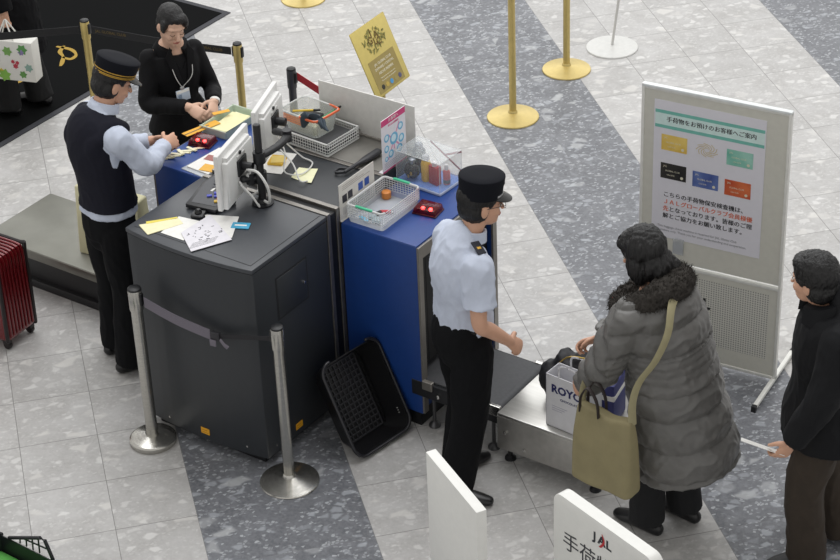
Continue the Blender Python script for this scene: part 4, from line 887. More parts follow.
q = on('perfume_flask', 'dark round flask with stopper at the left of the clear case', 'flask', 0.078, 1.220, zc, 0); q.scale = (1.05, 1.1, 1.2)
b = MB(); b.ell((0, 0, 0.036), (0.040, 0.034, 0.036)); obj('flask_body', b, mat('flask_dark', '#14161c', 0.2), q)
b = MB(); b.lathe([(0.012, 0.066), (0.012, 0.082), (0.018, 0.084), (0.018, 0.092), (0.006, 0.097)], 18); obj('stopper', b, mat('stopper_silver', '#8f949b', 0.3, 0.6), q)
b = MB(); b.box(-0.004, 0.004, -0.037, -0.030, 0.015, 0.03, 0.002); b.ell((0.014, -0.031, 0.035), (0.008, 0.003, 0.010), u=10, v=6); obj('gold_emblem', b, mat('emblem_gold', '#c2a04a', 0.3, 0.5), q)
q = on('grey_canister', 'dark grey canister standing at the back of the clear case', 'canister', 0.064, 1.305, zc, 0); q.scale = (1.2, 1.2, 1.25)
b = MB(); b.lathe([(0.026, 0), (0.028, 0.004), (0.028, 0.095), (0.022, 0.103)], 22); obj('canister_body', b, mat('canister_dark', '#3a3d45', 0.4), q)
b = MB(); b.lathe([(0.018, 0.103), (0.018, 0.122), (0.014, 0.126)], 18); obj('lid', b, mat('lid_grey', '#6d7079', 0.4), q)

# ------------------------------------------------------------------ black plastic tub leaning against the scanner
t = thing('luggage_tub', 'black ribbed plastic tub leaning on edge between scanner and blue hood', 'tub', M(0.400, 0.455, 0.012), 0)
# local: x along the rim's long side (up when leaning), y across, z out of the opening
zx = Vector((-0.46, 0.06, 0.885)).normalized(); nz = Vector((0.88, -0.16, 0.40)); nz = (nz - zx * nz.dot(zx)).normalized(); yx = nz.cross(zx)
rotm = Matrix((zx, yx, nz)).transposed().to_4x4()
lane_rot = Matrix.Rotation(R(LANE), 4, 'Z')
t.rotation_mode = 'QUATERNION'; t.rotation_quaternion = (lane_rot @ rotm).to_quaternion()
tb = mat('tub_black', '#18181a', 0.33, var=0.1)
LX, LY, DZ = 0.262, 0.200, 0.14
def shift(mb_, v): bmesh.ops.translate(mb_.bm, vec=v, verts=mb_.bm.verts); return mb_
off = (LX + 0.01, 0, 0)
b = MB(); open_box(b, LX - 0.012, LY - 0.012, -DZ, -0.002, 0.004, 0.035, 0.06, 0.005, 8); obj('tub_shell', shift(b, off), tb, t)
b = MB(); P = rrect(LX - 0.004, LY - 0.004, 0.0, 0.066, 8); b.sweep(P, [(0.010, 0.009)] * len(P), n=10, sub=1, closed=True, side=(0, 0, 1)); obj('rim', shift(b, off), mat('tub_rim_black', '#222226', 0.28), t)
b = MB()
for i in range(15): x = -0.20 + 0.40 * i / 14; b.box(x - 0.003, x + 0.003, -0.115, 0.115, -DZ + 0.005, -DZ + 0.012)
for i in range(9): y = -0.115 + 0.23 * i / 8; b.box(-0.20, 0.20, y - 0.003, y + 0.003, -DZ + 0.005, -DZ + 0.012)
obj('bottom_ribs', shift(b, off), mat('tub_ribs', '#3a3a3d', 0.4), t, False)
b = MB()
for sx_ in (-1, 1):
    b.box(-0.2, 0.2, sx_ * 0.132 - 0.004, sx_ * 0.132 + 0.004, -DZ + 0.004, -DZ + 0.016)
obj('bottom_ledge', shift(b, off), tb, t, False)
b = MB()
for k in range(3): b.box(-0.175 + 0.013 * k, -0.170 + 0.013 * k, -LY + 0.0250, -LY + 0.0275, -0.062, -0.038)
obj('label_print', shift(b, off), mat('print_white', '#b8b8b4', 0.6), t, False)

# ------------------------------------------------------------------ bags
t = thing('tote_bag', 'pale cream shopping bag standing on the grey platform behind the man in the vest', 'bag', M(-1.72, 0.86, 0.281), LANE + 8)
crm = mat('bag_cream', '#cfcba8', 0.75, var=0.08, scale=9, bump=0.15, bscale=14)
b = MB(); b.prism([(-0.20, -0.09), (0.20, -0.09), (0.20, 0.09), (-0.20, 0.09)], 0.0, 0.40, 0.012)
for v in b.bm.verts:
    k = v.co.z / 0.40; v.co.x *= 1 + 0.10 * k; v.co.y *= 1 - 0.55 * k * k; v.co += Vector((0, 0.012 * math.sin(v.co.x * 22), 0)) * k
obj('bag_body', b, crm, t)
for y in (-0.04, 0.04):
    b = MB(); b.sweep([(-0.10, y, 0.38), (-0.08, y * 1.2, 0.50), (0.08, y * 1.2, 0.50), (0.10, y, 0.38)], [0.006] * 4, n=8, sub=6); obj('handle', b, crm, t)
# suitcase at the left edge
t = thing('suitcase', 'shiny dark red ribbed suitcase standing at the left edge', 'suitcase', (-0.18, 10.09, 0), 45); t.scale = (1.03, 1.03, 1.07)
sr = mat('suitcase_red', '#6e1018', 0.22, 0.35, var=0.08, coat=0.6)
b = MB(); b.box(-0.115, 0.115, -0.18 - 0.0, 0.20, 0.045, 0.535, 0.03, 4); obj('shell', b, sr, t)
for k in range(8):
    x = -0.088 + k * 0.025; b = MB(); b.sweep([(x, -0.182, 0.08), (x, -0.184, 0.45), (x, -0.178, 0.515), (x, -0.14, 0.539), (x, 0.16, 0.539)], [(0.008, 0.007)] * 5, n=8, sub=3, side=(1, 0, 0)); obj('rib', b, sr, t)
b = MB()
for y, in ((-0.19,),): pass
tr = mat('suitcase_trim', '#1b1516', 0.4)
for sx_ in (-1, 1):
    b = MB(); b.sweep([(sx_ * 0.112, -0.175, 0.06), (sx_ * 0.112, -0.178, 0.50), (sx_ * 0.110, -0.15, 0.535), (sx_ * 0.110, 0.18, 0.535)], [(0.012, 0.011)] * 4, n=8, sub=3, side=(1, 0, 0)); obj('corner_guard', b, tr, t)
b = MB(); b.box(-0.035, 0.035, -0.07, 0.10, 0.535, 0.552, 0.006); b.sweep([(0, -0.05, 0.55), (0, -0.04, 0.575), (0, 0.07, 0.575), (0, 0.08, 0.55)], [(0.010, 0.008)] * 4, n=8, side=(1, 0, 0)); obj('carry_handle', b, tr, t)
for x in (-0.09, 0.09):
    for y in (-0.15, 0.17):
        b = MB(); b.box(x - 0.018, x + 0.018, y - 0.02, y + 0.02, 0.03, 0.06, 0.005); b.lathe([(0.022, -0.012), (0.024, 0), (0.022, 0.012)], 18, Matrix.Translation((x, y, 0.024)) @ Matrix.Rotation(PI / 2, 4, 'Y')); obj('wheel', b, tr, t)
# black basket with green goods at the bottom left
t = thing('shopping_basket', 'black lattice basket with green lining at the bottom left corner', 'basket', (-0.285, 7.675, 0), 40)
bb = mat('basket_black', '#1d1e22', 0.4)
b = MB(); open_box(b, 0.155, 0.205, 0.0, 0.28, 0.005, 0.02, 0.03); obj('basket_body', b, bb, t)
b = MB(); P = rrect(0.158, 0.208, 0.28, 0.03); b.sweep(P, [(0.010, 0.008)] * len(P), n=8, sub=1, closed=True, side=(0, 0, 1)); obj('rim', b, bb, t)
b = MB(); b.box(-0.14, 0.14, -0.19, 0.19, 0.12, 0.205, 0.02, 3); obj('green_lining', b, mat('lining_green', '#57a84a', 0.8, var=0.15), t)
b = MB(); X_ = 0.160
b.sweep([(X_, 0.13, 0.28), (X_, -0.085, 0.375), (X_, -0.115, 0.375), (X_, -0.15, 0.28)], [0.009] * 4, n=8, sub=1)
for k in range(4): y = 0.06 - k * 0.042; b.bar((X_, y, 0.28), (X_, y - 0.006, 0.285 + 0.095 * (0.13 - y) / 0.215), 0.004, 6)
b.bar((X_, 0.04, 0.318), (X_, -0.135, 0.328), 0.004, 6)
obj('lattice_handle', b, bb, t)
# ROYCE paper bag, dark jacket and blue bag on the outfeed table
t = thing('paper_bag', 'white paper bag printed in navy capitals, standing on the steel table', 'bag', M(1.325, 0.735, 0.3015), LANE - 4)
wp = mat('bag_paper', '#dedee2', 0.45, var=0.03)
b = MB(); hw, hd, hh = 0.125, 0.055, 0.30
for (x0, x1, y0, y1) in ((-hw, hw, -hd, -hd + 0.003), (-hw, hw, hd - 0.003, hd), (-hw, -hw + 0.003, -hd, hd), (hw - 0.003, hw, -hd, hd)): b.box(x0, x1, y0, y1, 0.0, hh)
b.box(-hw, hw, -hd, hd, 0, 0.003); obj('bag_body', b, wp, t, False)
nav = mat('navy_print', '#1d2260', 0.5)
b = MB(); b.box(-hw - 0.0006, -hw + 0.0004, -hd, hd - 0.015, 0.08, hh); obj('navy_gusset', b, nav, t, False)
lettering("ROYCE'", 0.062, nav, t, Matrix.Translation((0.012, -hd - 0.0006, 0.225)) @ UP, bold=0.0022)
lettering('CHOCOLATE', 0.018, nav, t, Matrix.Translation((0.012, -hd - 0.0006, 0.175)) @ UP, bold=0.0003)
for k in range(3):
    b = MB(); b.box(-0.09, 0.0 - 0.015 * k, -hd - 0.0008, -hd - 0.0001, 0.125 - k * 0.012, 0.128 - k * 0.012); obj('text_line', b, mat('line_pale', '#b5b4c2', 0.6), t, False)
for y in (-hd + 0.004, hd - 0.004):
    b = MB(); b.sweep([(-0.05, y, hh - 0.02), (-0.045, y, hh + 0.06), (0.045, y, hh + 0.06), (0.05, y, hh - 0.02)], [(0.006, 0.003)] * 4, n=8, sub=5, side=(1, 0, 0)); obj('handle', b, wp, t)
t = thing('folded_jacket', 'dark bundled jacket with gold zips lying behind the white paper bag', 'jacket', M(1.205, 0.93, 0.3015), LANE)
b = MB()
random.seed(4)
for k in range(9): b.ell((-0.11 + 0.028 * k, random.uniform(-0.02, 0.03), 0.10 + random.uniform(0, 0.07)), (0.07, 0.075, 0.09 + random.uniform(0, .03)), u=14, v=10)
b.box(-0.14, 0.14, -0.07, 0.09, 0.0, 0.14, 0.03)
me = remesh(b, 0.010, 4, lambda c, n_: 0.012 * noise.noise(c * 16) + 0.005 * noise.noise(c * 45), 0.0005)
obj('jacket_body', me, mat('jacket_dark', '#1d1d22', 0.6, var=0.12), t, angle=180)
b = MB(); b.sweep([(-0.09, -0.075, 0.17), (-0.02, -0.03, 0.262), (0.07, 0.0, 0.27)], [0.004] * 3, n=6); obj('gold_zip', b, mat('zip_gold', '#b79a4e', 0.35, 0.7), t)
t = thing('blue_bag', 'navy and white bag at the right of the jacket, half hidden by the coat sleeve', 'bag', M(1.45, 0.90, 0.3015), LANE + 10)
b = MB(); b.prism([(-0.04, -0.09), (0.035, -0.09), (0.035, 0.09), (-0.04, 0.09)], 0.0, 0.25, 0.012); obj('bag_body', b, mat('bag_navy', '#2a2f6e', 0.5), t)
b = MB(); b.box(-0.042, 0.037, -0.092, 0.092, 0.16, 0.19, 0.004); obj('white_band', b, pale, t)
for k in range(2):
    b = MB(); b.sweep([(-0.02 + 0.04 * k, -0.05, 0.245), (-0.02 + 0.04 * k, 0, 0.30), (-0.02 + 0.04 * k, 0.05, 0.245)], [0.006] * 3, n=8); obj('handle', b, mat('bag_navy', '#2a2f6e'), t)

# ------------------------------------------------------------------ people (local frame: x forward, y to their left, z up)
skin = mat('skin', '#cfa187', 0.5, var=0.05, scale=14); skin_pale = mat('skin_pale', '#dcb49c', 0.5, var=0.05, scale=14); lip = mat('lip', '#a8584f', 0.5); eye_w = mat('eye_white', '#d8d5d0', 0.3); eye_d = mat('eye_dark', '#17120f', 0.2)
hair_m = mat('hair_black', '#0d0c0d', 0.42, var=0.3, scale=60, bump=0.6, bscale=170, stretch=(1, 1, 0.18))
def basis(yaw, pitch, roll=0.0):  # head axes: x forward, y left, z up; positive pitch looks down
    return Matrix.Rotation(R(yaw), 3, 'Z') @ Matrix.Rotation(R(pitch), 3, 'Y') @ Matrix.Rotation(R(roll), 3, 'X')
def head_parts(b, c, m, s=1.0):
    c = Vector(c)
    def E(p, r): b.ell(c + m @ (Vector(p) * s), [x * s for x in r], m, 20, 14)
    E((-0.012, 0, 0.032), (0.093, 0.074, 0.086)); E((0.026, 0, -0.02), (0.062, 0.062, 0.082)); E((0.038, 0, -0.062), (0.048, 0.052, 0.048)); E((0.062, 0, -0.088), (0.024, 0.026, 0.020))
    E((0.060, 0, 0.026), (0.028, 0.056, 0.020)); E((0.05, 0.036, -0.03), (0.032, 0.022, 0.026)); E((0.05, -0.036, -0.03), (0.032, 0.022, 0.026))
    b.sweep([c + m @ (Vector(p) * s) for p in ((0.082, 0, 0.012), (0.096, 0, -0.012), (0.106, 0, -0.030))], [(0.007 * s, 0.007 * s), (0.010 * s, 0.010 * s), (0.014 * s, 0.011 * s)], side=m @ Vector((0, 1, 0)), n=12)
    E((0.083, 0, -0.058), (0.014, 0.022, 0.010))
    for sg in (-1, 1): b.ell(c + m @ (Vector((-0.008, sg * 0.074, -0.010)) * s), (0.022 * s, 0.009 * s, 0.032 * s), m @ Matrix.Rotation(R(sg * -18), 3, 'Z'), 14, 10)
def face(o, c, m, s=1.0, closed=0.6, brows=True, lids=False):
    c = Vector(c)
    for sg in (-1, 1):
        if lids:
            b = MB(); b.sweep([c + m @ (Vector((0.083, sg * 0.017, -0.004)) * s), c + m @ (Vector((0.0880, sg * 0.031, -0.007)) * s), c + m @ (Vector((0.077, sg * 0.045, -0.003)) * s)], [0.0016 * s] * 3, n=6); obj('eyelash', b, hair_m, o)
            b = MB(); b.sweep([c + m @ (Vector((0.083, sg * 0.016, 0.022)) * s), c + m @ (Vector((0.082, sg * 0.031, 0.026)) * s), c + m @ (Vector((0.070, sg * 0.045, 0.022)) * s)], [(0.0018 * s, 0.0012 * s)] * 3, n=6); obj('eyebrow', b, hair_m, o); continue
        b = MB(); b.ell(c + m @ (Vector((0.0815, sg * 0.031, 0.000)) * s), (0.007 * s, 0.0135 * s, 0.0055 * s * closed), m, 14, 8); e = obj('eye', b, eye_w, o)
        b = MB(); b.ell(c + m @ (Vector((0.0865, sg * 0.031, -0.0005)) * s), (0.0035 * s, 0.006 * s, 0.0052 * s * closed), m, 10, 8); obj('iris', b, eye_d, e)
        b = MB(); b.sweep([c + m @ (Vector((0.083, sg * 0.018, 0.003)) * s), c + m @ (Vector((0.0865, sg * 0.031, 0.0055)) * s), c + m @ (Vector((0.077, sg * 0.044, 0.002)) * s)], [0.0012 * s] * 3, n=6); obj('eyelid', b, hair_m, o)
        if brows:
            b = MB(); b.sweep([c + m @ (Vector((0.084, sg * 0.015, 0.024)) * s), c + m @ (Vector((0.083, sg * 0.031, 0.028)) * s), c + m @ (Vector((0.072, sg * 0.045, 0.025)) * s)], [(0.0028 * s, 0.002 * s)] * 3, n=8); obj('eyebrow', b, hair_m, o)
    b = MB(); b.sweep([c + m @ (Vector((0.086, -0.022, -0.060)) * s), c + m @ (Vector((0.0965, 0, -0.0585)) * s), c + m @ (Vector((0.086, 0.022, -0.060)) * s)], [(0.0018, 0.0022), (0.004, 0.0055), (0.0018, 0.0022)], side=m @ Vector((1, 0, 0)), n=8); obj('mouth', b, lip, o)
def hand_parts(b, w, d, n_, curl=35, thumb=1, s=1.0, spread=4):
    """wrist w, direction d along the fingers, palm normal n_ (towards the grip), thumb=+1/-1 side"""
    w = Vector(w); d = Vector(d).normalized(); n_ = Vector(n_); n_ = (n_ - d * n_.dot(d)).normalized(); a = d.cross(n_) * thumb  # a: towards the thumb side
    b.sweep([w - d * 0.02 * s, w + d * 0.02 * s, w + d * 0.055 * s, w + d * 0.085 * s], [(0.024 * s, 0.019 * s), (0.032 * s, 0.017 * s), (0.040 * s, 0.015 * s), (0.038 * s, 0.012 * s)], side=a, n=16)
    for k, (off, l_) in enumerate(((0.030, 0.070), (0.010, 0.078), (-0.010, 0.072), (-0.029, 0.056))):
        p = w + d * (0.082 - abs(off) * 0.15) * s + a * off * s; c_ = R(curl * (1 + 0.08 * k)); pts = [p - d * 0.02 * s, p]; dd = d + a * math.sin(R(spread * (1.2 - k)))
        ang = 0.0
        for j, f_ in enumerate((0.45, 0.32, 0.23)):
            ang += c_ * (0.6 if j == 0 else 1.0); p = p + (dd * math.cos(ang) + n_ * math.sin(ang)).normalized() * l_ * f_ * s; pts.append(p)
        b.sweep(pts, [0.0088 * s, 0.0088 * s, 0.0082 * s, 0.0076 * s, 0.0066 * s], side=a, n=10, sub=3)
    p0 = w + d * 0.015 * s + a * 0.022 * s; b.sweep([p0, p0 + (d * 0.5 + a * 0.75 + n_ * 0.35).normalized() * 0.038 * s, p0 + (d * 0.5 + a * 0.75 + n_ * 0.35).normalized() * 0.038 * s + (d * 0.85 + a * 0.25 + n_ * 0.5).normalized() * 0.030 * s, p0 + (d * 0.5 + a * 0.75 + n_ * 0.35).normalized() * 0.038 * s + (d * 0.85 + a * 0.1 + n_ * 0.6).normalized() * 0.052 * s], [0.014 * s, 0.0115 * s, 0.0095 * s, 0.007 * s], side=n_, n=10, sub=3)
def limb(b, pts, rad, side=(0, 1, 0), caps='round', n=20): b.sweep(pts, rad, side=side, n=n, caps=caps, sub=6)
def folds(amp, sc=(10, 10, 5), seed=0.0, fine=0.25):
    def f(c, n_):
        q = Vector((c.x * sc[0] + seed, c.y * sc[1] + seed * 1.7, c.z * sc[2] - seed))
        v = noise.noise(q); r_ = 1 - 2 * abs(noise.noise(q * 1.7 + Vector((3, 1, 7))))
        return amp * (0.6 * v + 0.55 * r_ * r_ - 0.25) + amp * fine * noise.noise(q * 4.2)
    return f
def person(label, loc, az, J, shoes=True, shoe_m=None, hs=1.0, group=None, sk=None):
    """body: one continuous remeshed figure. J holds joints; returns the root mesh object"""
    b = MB(); hc, hm = Vector(J['head']), J['hm']
    head_parts(b, hc, hm, hs)
    nb = Vector(J['neck'])
    limb(b, [nb - Vector((0, 0, 0.05)), nb, hc + hm @ Vector((-0.015, 0, -0.06)) * hs, hc + hm @ Vector((-0.01, 0, -0.02)) * hs], [(0.075, 0.06), (0.056, 0.055), (0.052, 0.054), (0.05, 0.05)])
    sl, sr = Vector(J['shL']), Vector(J['shR']); sd = (sl - sr).normalized()
    tor = J['torso']
    limb(b, [Vector((f_, l_, z_)) for f_, l_, z_, _, _ in tor], [(w_ * 0.86, d_ * 0.86) for _, _, _, w_, d_ in tor], side=sd, n=24, caps='flat')
    for S in 'LR':
        s_, e_, w_ = (Vector(J[k + S]) for k in ('sh', 'el', 'wr'))
        limb(b, [s_, s_.lerp(e_, 0.5), e_, e_.lerp(w_, 0.35), w_], [0.048, 0.043, 0.037, 0.037, 0.026], n=16)
        hd = J.get('hand' + S)
        if hd: hand_parts(b, w_, hd[0], hd[1], hd[2], (1 if S == 'R' else -1) * hd[3], hs)
        h_, k_, a_ = (Vector(J[k + S]) for k in ('hip', 'kn', 'an'))
        limb(b, [h_, h_.lerp(k_, 0.5), k_, k_.lerp(a_, 0.3), a_], [0.066, 0.064, 0.050, 0.048, 0.034], n=16)
        fa = R(J.get('ft' + S, 0)); fd = Vector((math.cos(fa), math.sin(fa), 0)); g = Vector((a_.x, a_.y, J.get('gz' + S, 0.0) + 0.035))
        limb(b, [g - fd * 0.03, g + fd * 0.05, g + fd * 0.13], [(0.028, 0.026), (0.036, 0.024), (0.030, 0.016)], side=(-fd.y, fd.x, 0), n=14)
    me = remesh(b, 0.0048, 2, None, 0.004)
    o = obj('person', me, sk or skin, None, angle=180); tag(o, label, 'person', group); place(o, (loc[0], loc[1], loc[2] if len(loc) > 2 else 0), az)
    if shoes:
        for S in 'LR':
            a_ = Vector(J['an' + S]); fa = R(J.get('ft' + S, 0)); fd = Vector((math.cos(fa), math.sin(fa), 0)); sd_ = (-fd.y, fd.x, 0); gz = J.get('gz' + S, 0.0)
            g = Vector((a_.x, a_.y, gz)); b = MB()
            limb(b, [g - fd * 0.062 + Vector((0, 0, 0.036)), g + Vector((0, 0, 0.044)), g + fd * 0.06 + Vector((0, 0, 0.040)), g + fd * 0.13 + Vector((0, 0, 0.028)), g + fd * 0.172 + Vector((0, 0, 0.022))], [(0.032, 0.036), (0.038, 0.044), (0.043, 0.038), (0.043, 0.028), (0.030, 0.020)], side=sd_)
            limb(b, [g + Vector((0, 0, 0.05)), g + Vector((0, 0, 0.10))], [(0.040, 0.042), (0.038, 0.04)], side=sd_, caps='flat')
            me = remesh(b, 0.006, 2, None, gz + 0.001); obj('shoe', me, shoe_m or mat('shoe_black', '#121214', 0.3), o, angle=180)
    return o
def torso_cloth(name, J, o, m, extra, z0, top=None, sleeves=None, sl_r=(0.072, 0.066, 0.062), amp=0.006, voxel=0.008, seed=1.0, sc=(9, 9, 5), hem=None, cuff=0.98, coll=True, disp=None, angle=180):
    b = MB(); sd = (Vector(J['shL']) - Vector(J['shR'])).normalized(); tor = [t_ for t_ in J['torso'] if t_[2] >= z0 and (top is None or t_[2] <= top)]
    if hem: tor = hem + tor
    if coll: nk = Vector(J['neck']); tor = tor[:-1] + [tor[-1], (nk.x + 0.004, nk.y, nk.z + 0.022, 0.066 - extra, 0.066 - extra)]
    limb(b, [Vector((f_, l_, z_)) for f_, l_, z_, _, _ in tor], [(w_ + extra, d_ + extra) for _, _, _, w_, d_ in tor], side=sd, n=28, caps='flat')
    for S in 'LR':
        if sleeves == 0: continue
        s_, e_, w_ = (Vector(J[k + S]) for k in ('sh', 'el', 'wr'))
        if sleeves == 'short': limb(b, [s_, s_.lerp(e_, 0.4), s_.lerp(e_, 0.70)], [sl_r[0], sl_r[1], sl_r[2]], caps='round' if False else 'flat'); b.ell(s_, (sl_r[0],) * 3)
        elif sleeves == 'long':
            limb(b, [s_, s_.lerp(e_, 0.5), e_, e_.lerp(w_, 0.5), e_.lerp(w_, cuff)], [sl_r[0], sl_r[1], sl_r[1] * 0.97, sl_r[2], sl_r[2] * 0.88], caps='flat'); b.ell(s_, (sl_r[0],) * 3)
    me = remesh(b, voxel, 3, disp or folds(amp, sc, seed))
    return obj(name, me, m, o, angle=angle)
def trousers(J, o, m, thigh=0.098, knee=0.080, hemr=0.078, amp=0.007, seed=2.0, z_hem=0.05, top=True):
    b = MB(); sd = (Vector(J['shL']) - Vector(J['shR'])).normalized(); tor = [t_ for t_ in J['torso'] if t_[2] <= J['waist'] + 0.001]
    limb(b, [Vector((f_, l_, z_)) for f_, l_, z_, _, _ in tor], [(w_ + 0.008, d_ + 0.008) for _, _, _, w_, d_ in tor], side=sd, n=28, caps='flat'); b.ell(Vector(tor[0][:3]), (tor[0][4], tor[0][3] * 0.9, 0.10))
    for S in 'LR':
        h_, k_, a_ = (Vector(J[k + S]) for k in ('hip', 'kn', 'an')); gz = J.get('gz' + S, 0.0)
        e_ = a_ + (a_ - k_).normalized() * 0.0; e_.z = gz + z_hem
        limb(b, [h_, h_.lerp(k_, 0.5), k_, k_.lerp(e_, 0.5), e_], [(thigh, thigh * 1.02), (thigh * 0.93, thigh), (knee, knee * 1.05), (knee * 0.97, knee * 1.02), (hemr, hemr * 1.05)], caps='flat'); b.ell(h_, (thigh * 1.0, thigh * 1.02, thigh * 1.05))
    me = remesh(b, 0.008, 3, folds(amp, (8, 8, 4), seed)); return obj('trousers', me, m, o, angle=180)
def hair_cap(J, o, extra=(), hs=1.0, r=(0.099, 0.083, 0.092), c=(-0.022, 0, 0.044), m=None, name='hair', amp=0.004, back=True, disp=None):
    b = MB(); hc, hm = Vector(J['head']), J['hm']
    def E(p, rr, rt=None): b.ell(hc + hm @ (Vector(p) * hs), [x * hs for x in rr], hm @ (rt or Matrix.Identity(3)), 24, 16)
    E(c, r)
    if back: E((-0.055, 0, -0.010), (0.056, 0.070, 0.075))
    for p, rr in extra: E(p, rr)
    me = remesh(b, 0.006, 2, disp or (lambda c_, n_: amp * noise.noise(Vector((c_.x * 60, c_.y * 60, c_.z * 18))) + amp * 0.6 * noise.noise(c_ * 130))); return obj(name, me, m or hair_m, o, angle=180)
def uniform_cap(J, o, cm, band, badge, h=0.092, hs=1.0, r=0.103, tiltp=0.0, strap=None):
    hc, hm = Vector(J['head']), J['hm'] @ Matrix.Rotation(R(tiltp), 3, 'Y')
    T = Matrix.Translation(hc + hm @ Vector((-0.008, 0, 0.048))) @ hm.to_4x4()
    b = MB(); b.lathe([(r * 0.93, 0.0), (r * 0.95, 0.002), (r * 0.98, h * 0.5), (r * 1.02, h - 0.008), (r * 1.01, h - 0.002), (r * 0.96, h + 0.002), (r * 0.5, h + 0.004), (0.002, h + 0.004)], 40, T, sx=1.05, sy=0.93); c = obj('cap', b, cm, o)
    for z, hh, mm in band:
        b = MB(); q = r * (0.95 + 0.06 * z / h) + 0.0012; b.lathe([(q, z), (q + 0.0005, z + hh)], 40, T, sx=1.05, sy=0.93); obj('cap_band', b, mm, c)
    if strap:
        b = MB(); P_ = [(r * 1.015 * math.cos(a), r * 0.905 * math.sin(a), 0.014) for a in [R(-58 + 116 * k / 16) for k in range(17)]]
        b.sweep(P_, [(0.0015, 0.0055)] * 17, side=(0, 0, 1) if False else (1, 0, 0.01), n=8, sub=1, mtx=T); obj('chin_strap', b, strap, c)
    # visor: a curved brim in front
    b = bmesh.new(); n = 18; A_ = []; B_ = []
    for k in range(n + 1):
        a = R(-62 + 124 * k / n); ca, sa = math.cos(a), math.sin(a); ri = r * 0.95; e_ = 0.050 * max(0.0, math.cos(a * 1.4)) ** 0.8
        p0 = Vector((ri * 1.05 * ca, ri * 0.93 * sa, 0.004)); p1 = Vector(((ri + e_) * 1.05 * ca, (ri + e_ * 0.55) * 0.95 * sa, 0.004 - e_ * 0.62))
        A_.append((b.verts.new(p0), b.verts.new(p0 - Vector((0, 0, 0.004))))); B_.append((b.verts.new(p1), b.verts.new(p1 - Vector((0, 0, 0.004)))))
    for k in range(n):
        b.faces.new((A_[k][0], A_[k + 1][0], B_[k + 1][0], B_[k][0])); b.faces.new((A_[k][1], B_[k][1], B_[k + 1][1], A_[k + 1][1])); b.faces.new((B_[k][0], B_[k + 1][0], B_[k + 1][1], B_[k][1])); b.faces.new((A_[k][0], A_[k][1], A_[k + 1][1], A_[k + 1][0]))
    bmesh.ops.recalc_face_normals(b, faces=b.faces[:]); w_ = MB(); w_._add(b, T); obj('visor', w_, mat('visor_black', '#0e0e10', 0.18), c)
    b = MB(); b.lathe([(0.016, 0), (0.015, 0.004), (0.006, 0.006)], 20, T @ Matrix.Translation((r * 1.045, 0, h * 0.52)) @ Matrix.Rotation(PI / 2, 4, 'Y')); obj('cap_badge', b, badge, c)
    return c
def collar(o, name, m, c, rx, ry, h, tilt, th=0.006, gap=0.25, flare=0.012, sd=(0, 1, 0)):
    """standing/folded collar: open ring around the neck, gap in front"""
    b = bmesh.new(); n = 30; rows = []
    rot = Matrix.Rotation(R(tilt), 3, 'Y')
    for k in range(n + 1):
        a = gap + (2 * PI - 2 * gap) * k / n; ca, sa = math.cos(a), math.sin(a); r4 = []
        for rr, zz in ((0, h), (flare * 0.5, h - 0.003), (flare, 0.0), (flare - th, 0.0), (-th, h - 0.008)):
            r4.append(b.verts.new(Vector(c) + rot @ Vector(((rx + rr) * ca, (ry + rr) * sa, zz))))
        rows.append(r4)
    for p, q in zip(rows, rows[1:]):
        for j in range(5): b.faces.new((p[j], p[(j + 1) % 5], q[(j + 1) % 5], q[j]))
    b.faces.new(rows[0]); b.faces.new(rows[-1][::-1]); bmesh.ops.recalc_face_normals(b, faces=b.faces[:]); w_ = MB(); w_._add(b); return obj(name, w_, m, o)

shirt_m = mat('shirt_blue', '#c3cbdc', 0.75, var=0.04, bump=0.1, bscale=300)
black_cloth = mat('trouser_black', '#0b0c0f', 0.85, var=0.1, scale=40, spec=0.2); navy_cap = mat('cap_navy', '#0e1018', 0.8, var=0.06, scale=150, spec=0.2)
silver = mat('badge_silver', '#b5b6b8', 0.3, 0.8); goldb = mat('braid_gold', '#c39a3f', 0.4, 0.5)

# --- officer by the belt, short sleeves
J = dict(head=(0.112, 0.0, 1.560), hm=basis(-10, 6), neck=(0.038, 0, 1.405), shL=(0.025, 0.158, 1.335), shR=(-0.015, -0.175, 1.345),
    elL=(0.06, 0.21, 1.07), wrL=(0.14, 0.17, 0.84), elR=(-0.045, -0.238, 1.085), wrR=(0.128, -0.205, 0.915), handL=((0.1, 0, -1), (0.1, -0.9, 0), 45, 1), handR=((0.72, 0.05, -0.70), (-0.35, 0.85, -0.35), 72, 1),
    torso=[(-0.005, 0, 0.80, 0.135, 0.115), (-0.008, 0, 0.90, 0.160, 0.138), (0.006, 0, 1.00, 0.150, 0.122), (0.0, 0, 1.12, 0.160, 0.115), (-0.012, -0.008, 1.25, 0.168, 0.120), (-0.006, -0.005, 1.35, 0.158, 0.100), (0.012, 0, 1.41, 0.095, 0.070)],
    hipL=(0.01, 0.085, 0.84), hipR=(0.0, -0.085, 0.84), knL=(0.05, 0.09, 0.47), knR=(-0.035, -0.10, 0.47), anL=(0.015, 0.12, 0.085), anR=(-0.125, -0.09, 0.085), ftL=5, ftR=-38, waist=1.0)
o = person('person in light blue short-sleeved uniform shirt and flat black cap beside the belt', (1.969, 8.028), 15, J)
trousers(J, o, black_cloth, 0.10, 0.085, 0.080)
torso_cloth('shirt', J, o, shirt_m, 0.014, 0.98, sleeves='short', sl_r=(0.078, 0.074, 0.080), amp=0.011, seed=4.0, hem=[(0.01, 0, 0.955, 0.152, 0.117)])
collar(o, 'collar', shirt_m, (0.044, 0, 1.402), 0.064, 0.068, 0.050, 14, flare=0.018)
b = MB(); b.lathe([(0.163, 0.955), (0.165, 0.958), (0.164, 0.99), (0.160, 0.993)], 40, Matrix.Translation((0.008, 0, 0.0)), sx=0.79, sy=1.0); obj('belt', b, mat('belt_leather', '#0c0c0e', 0.65), o)
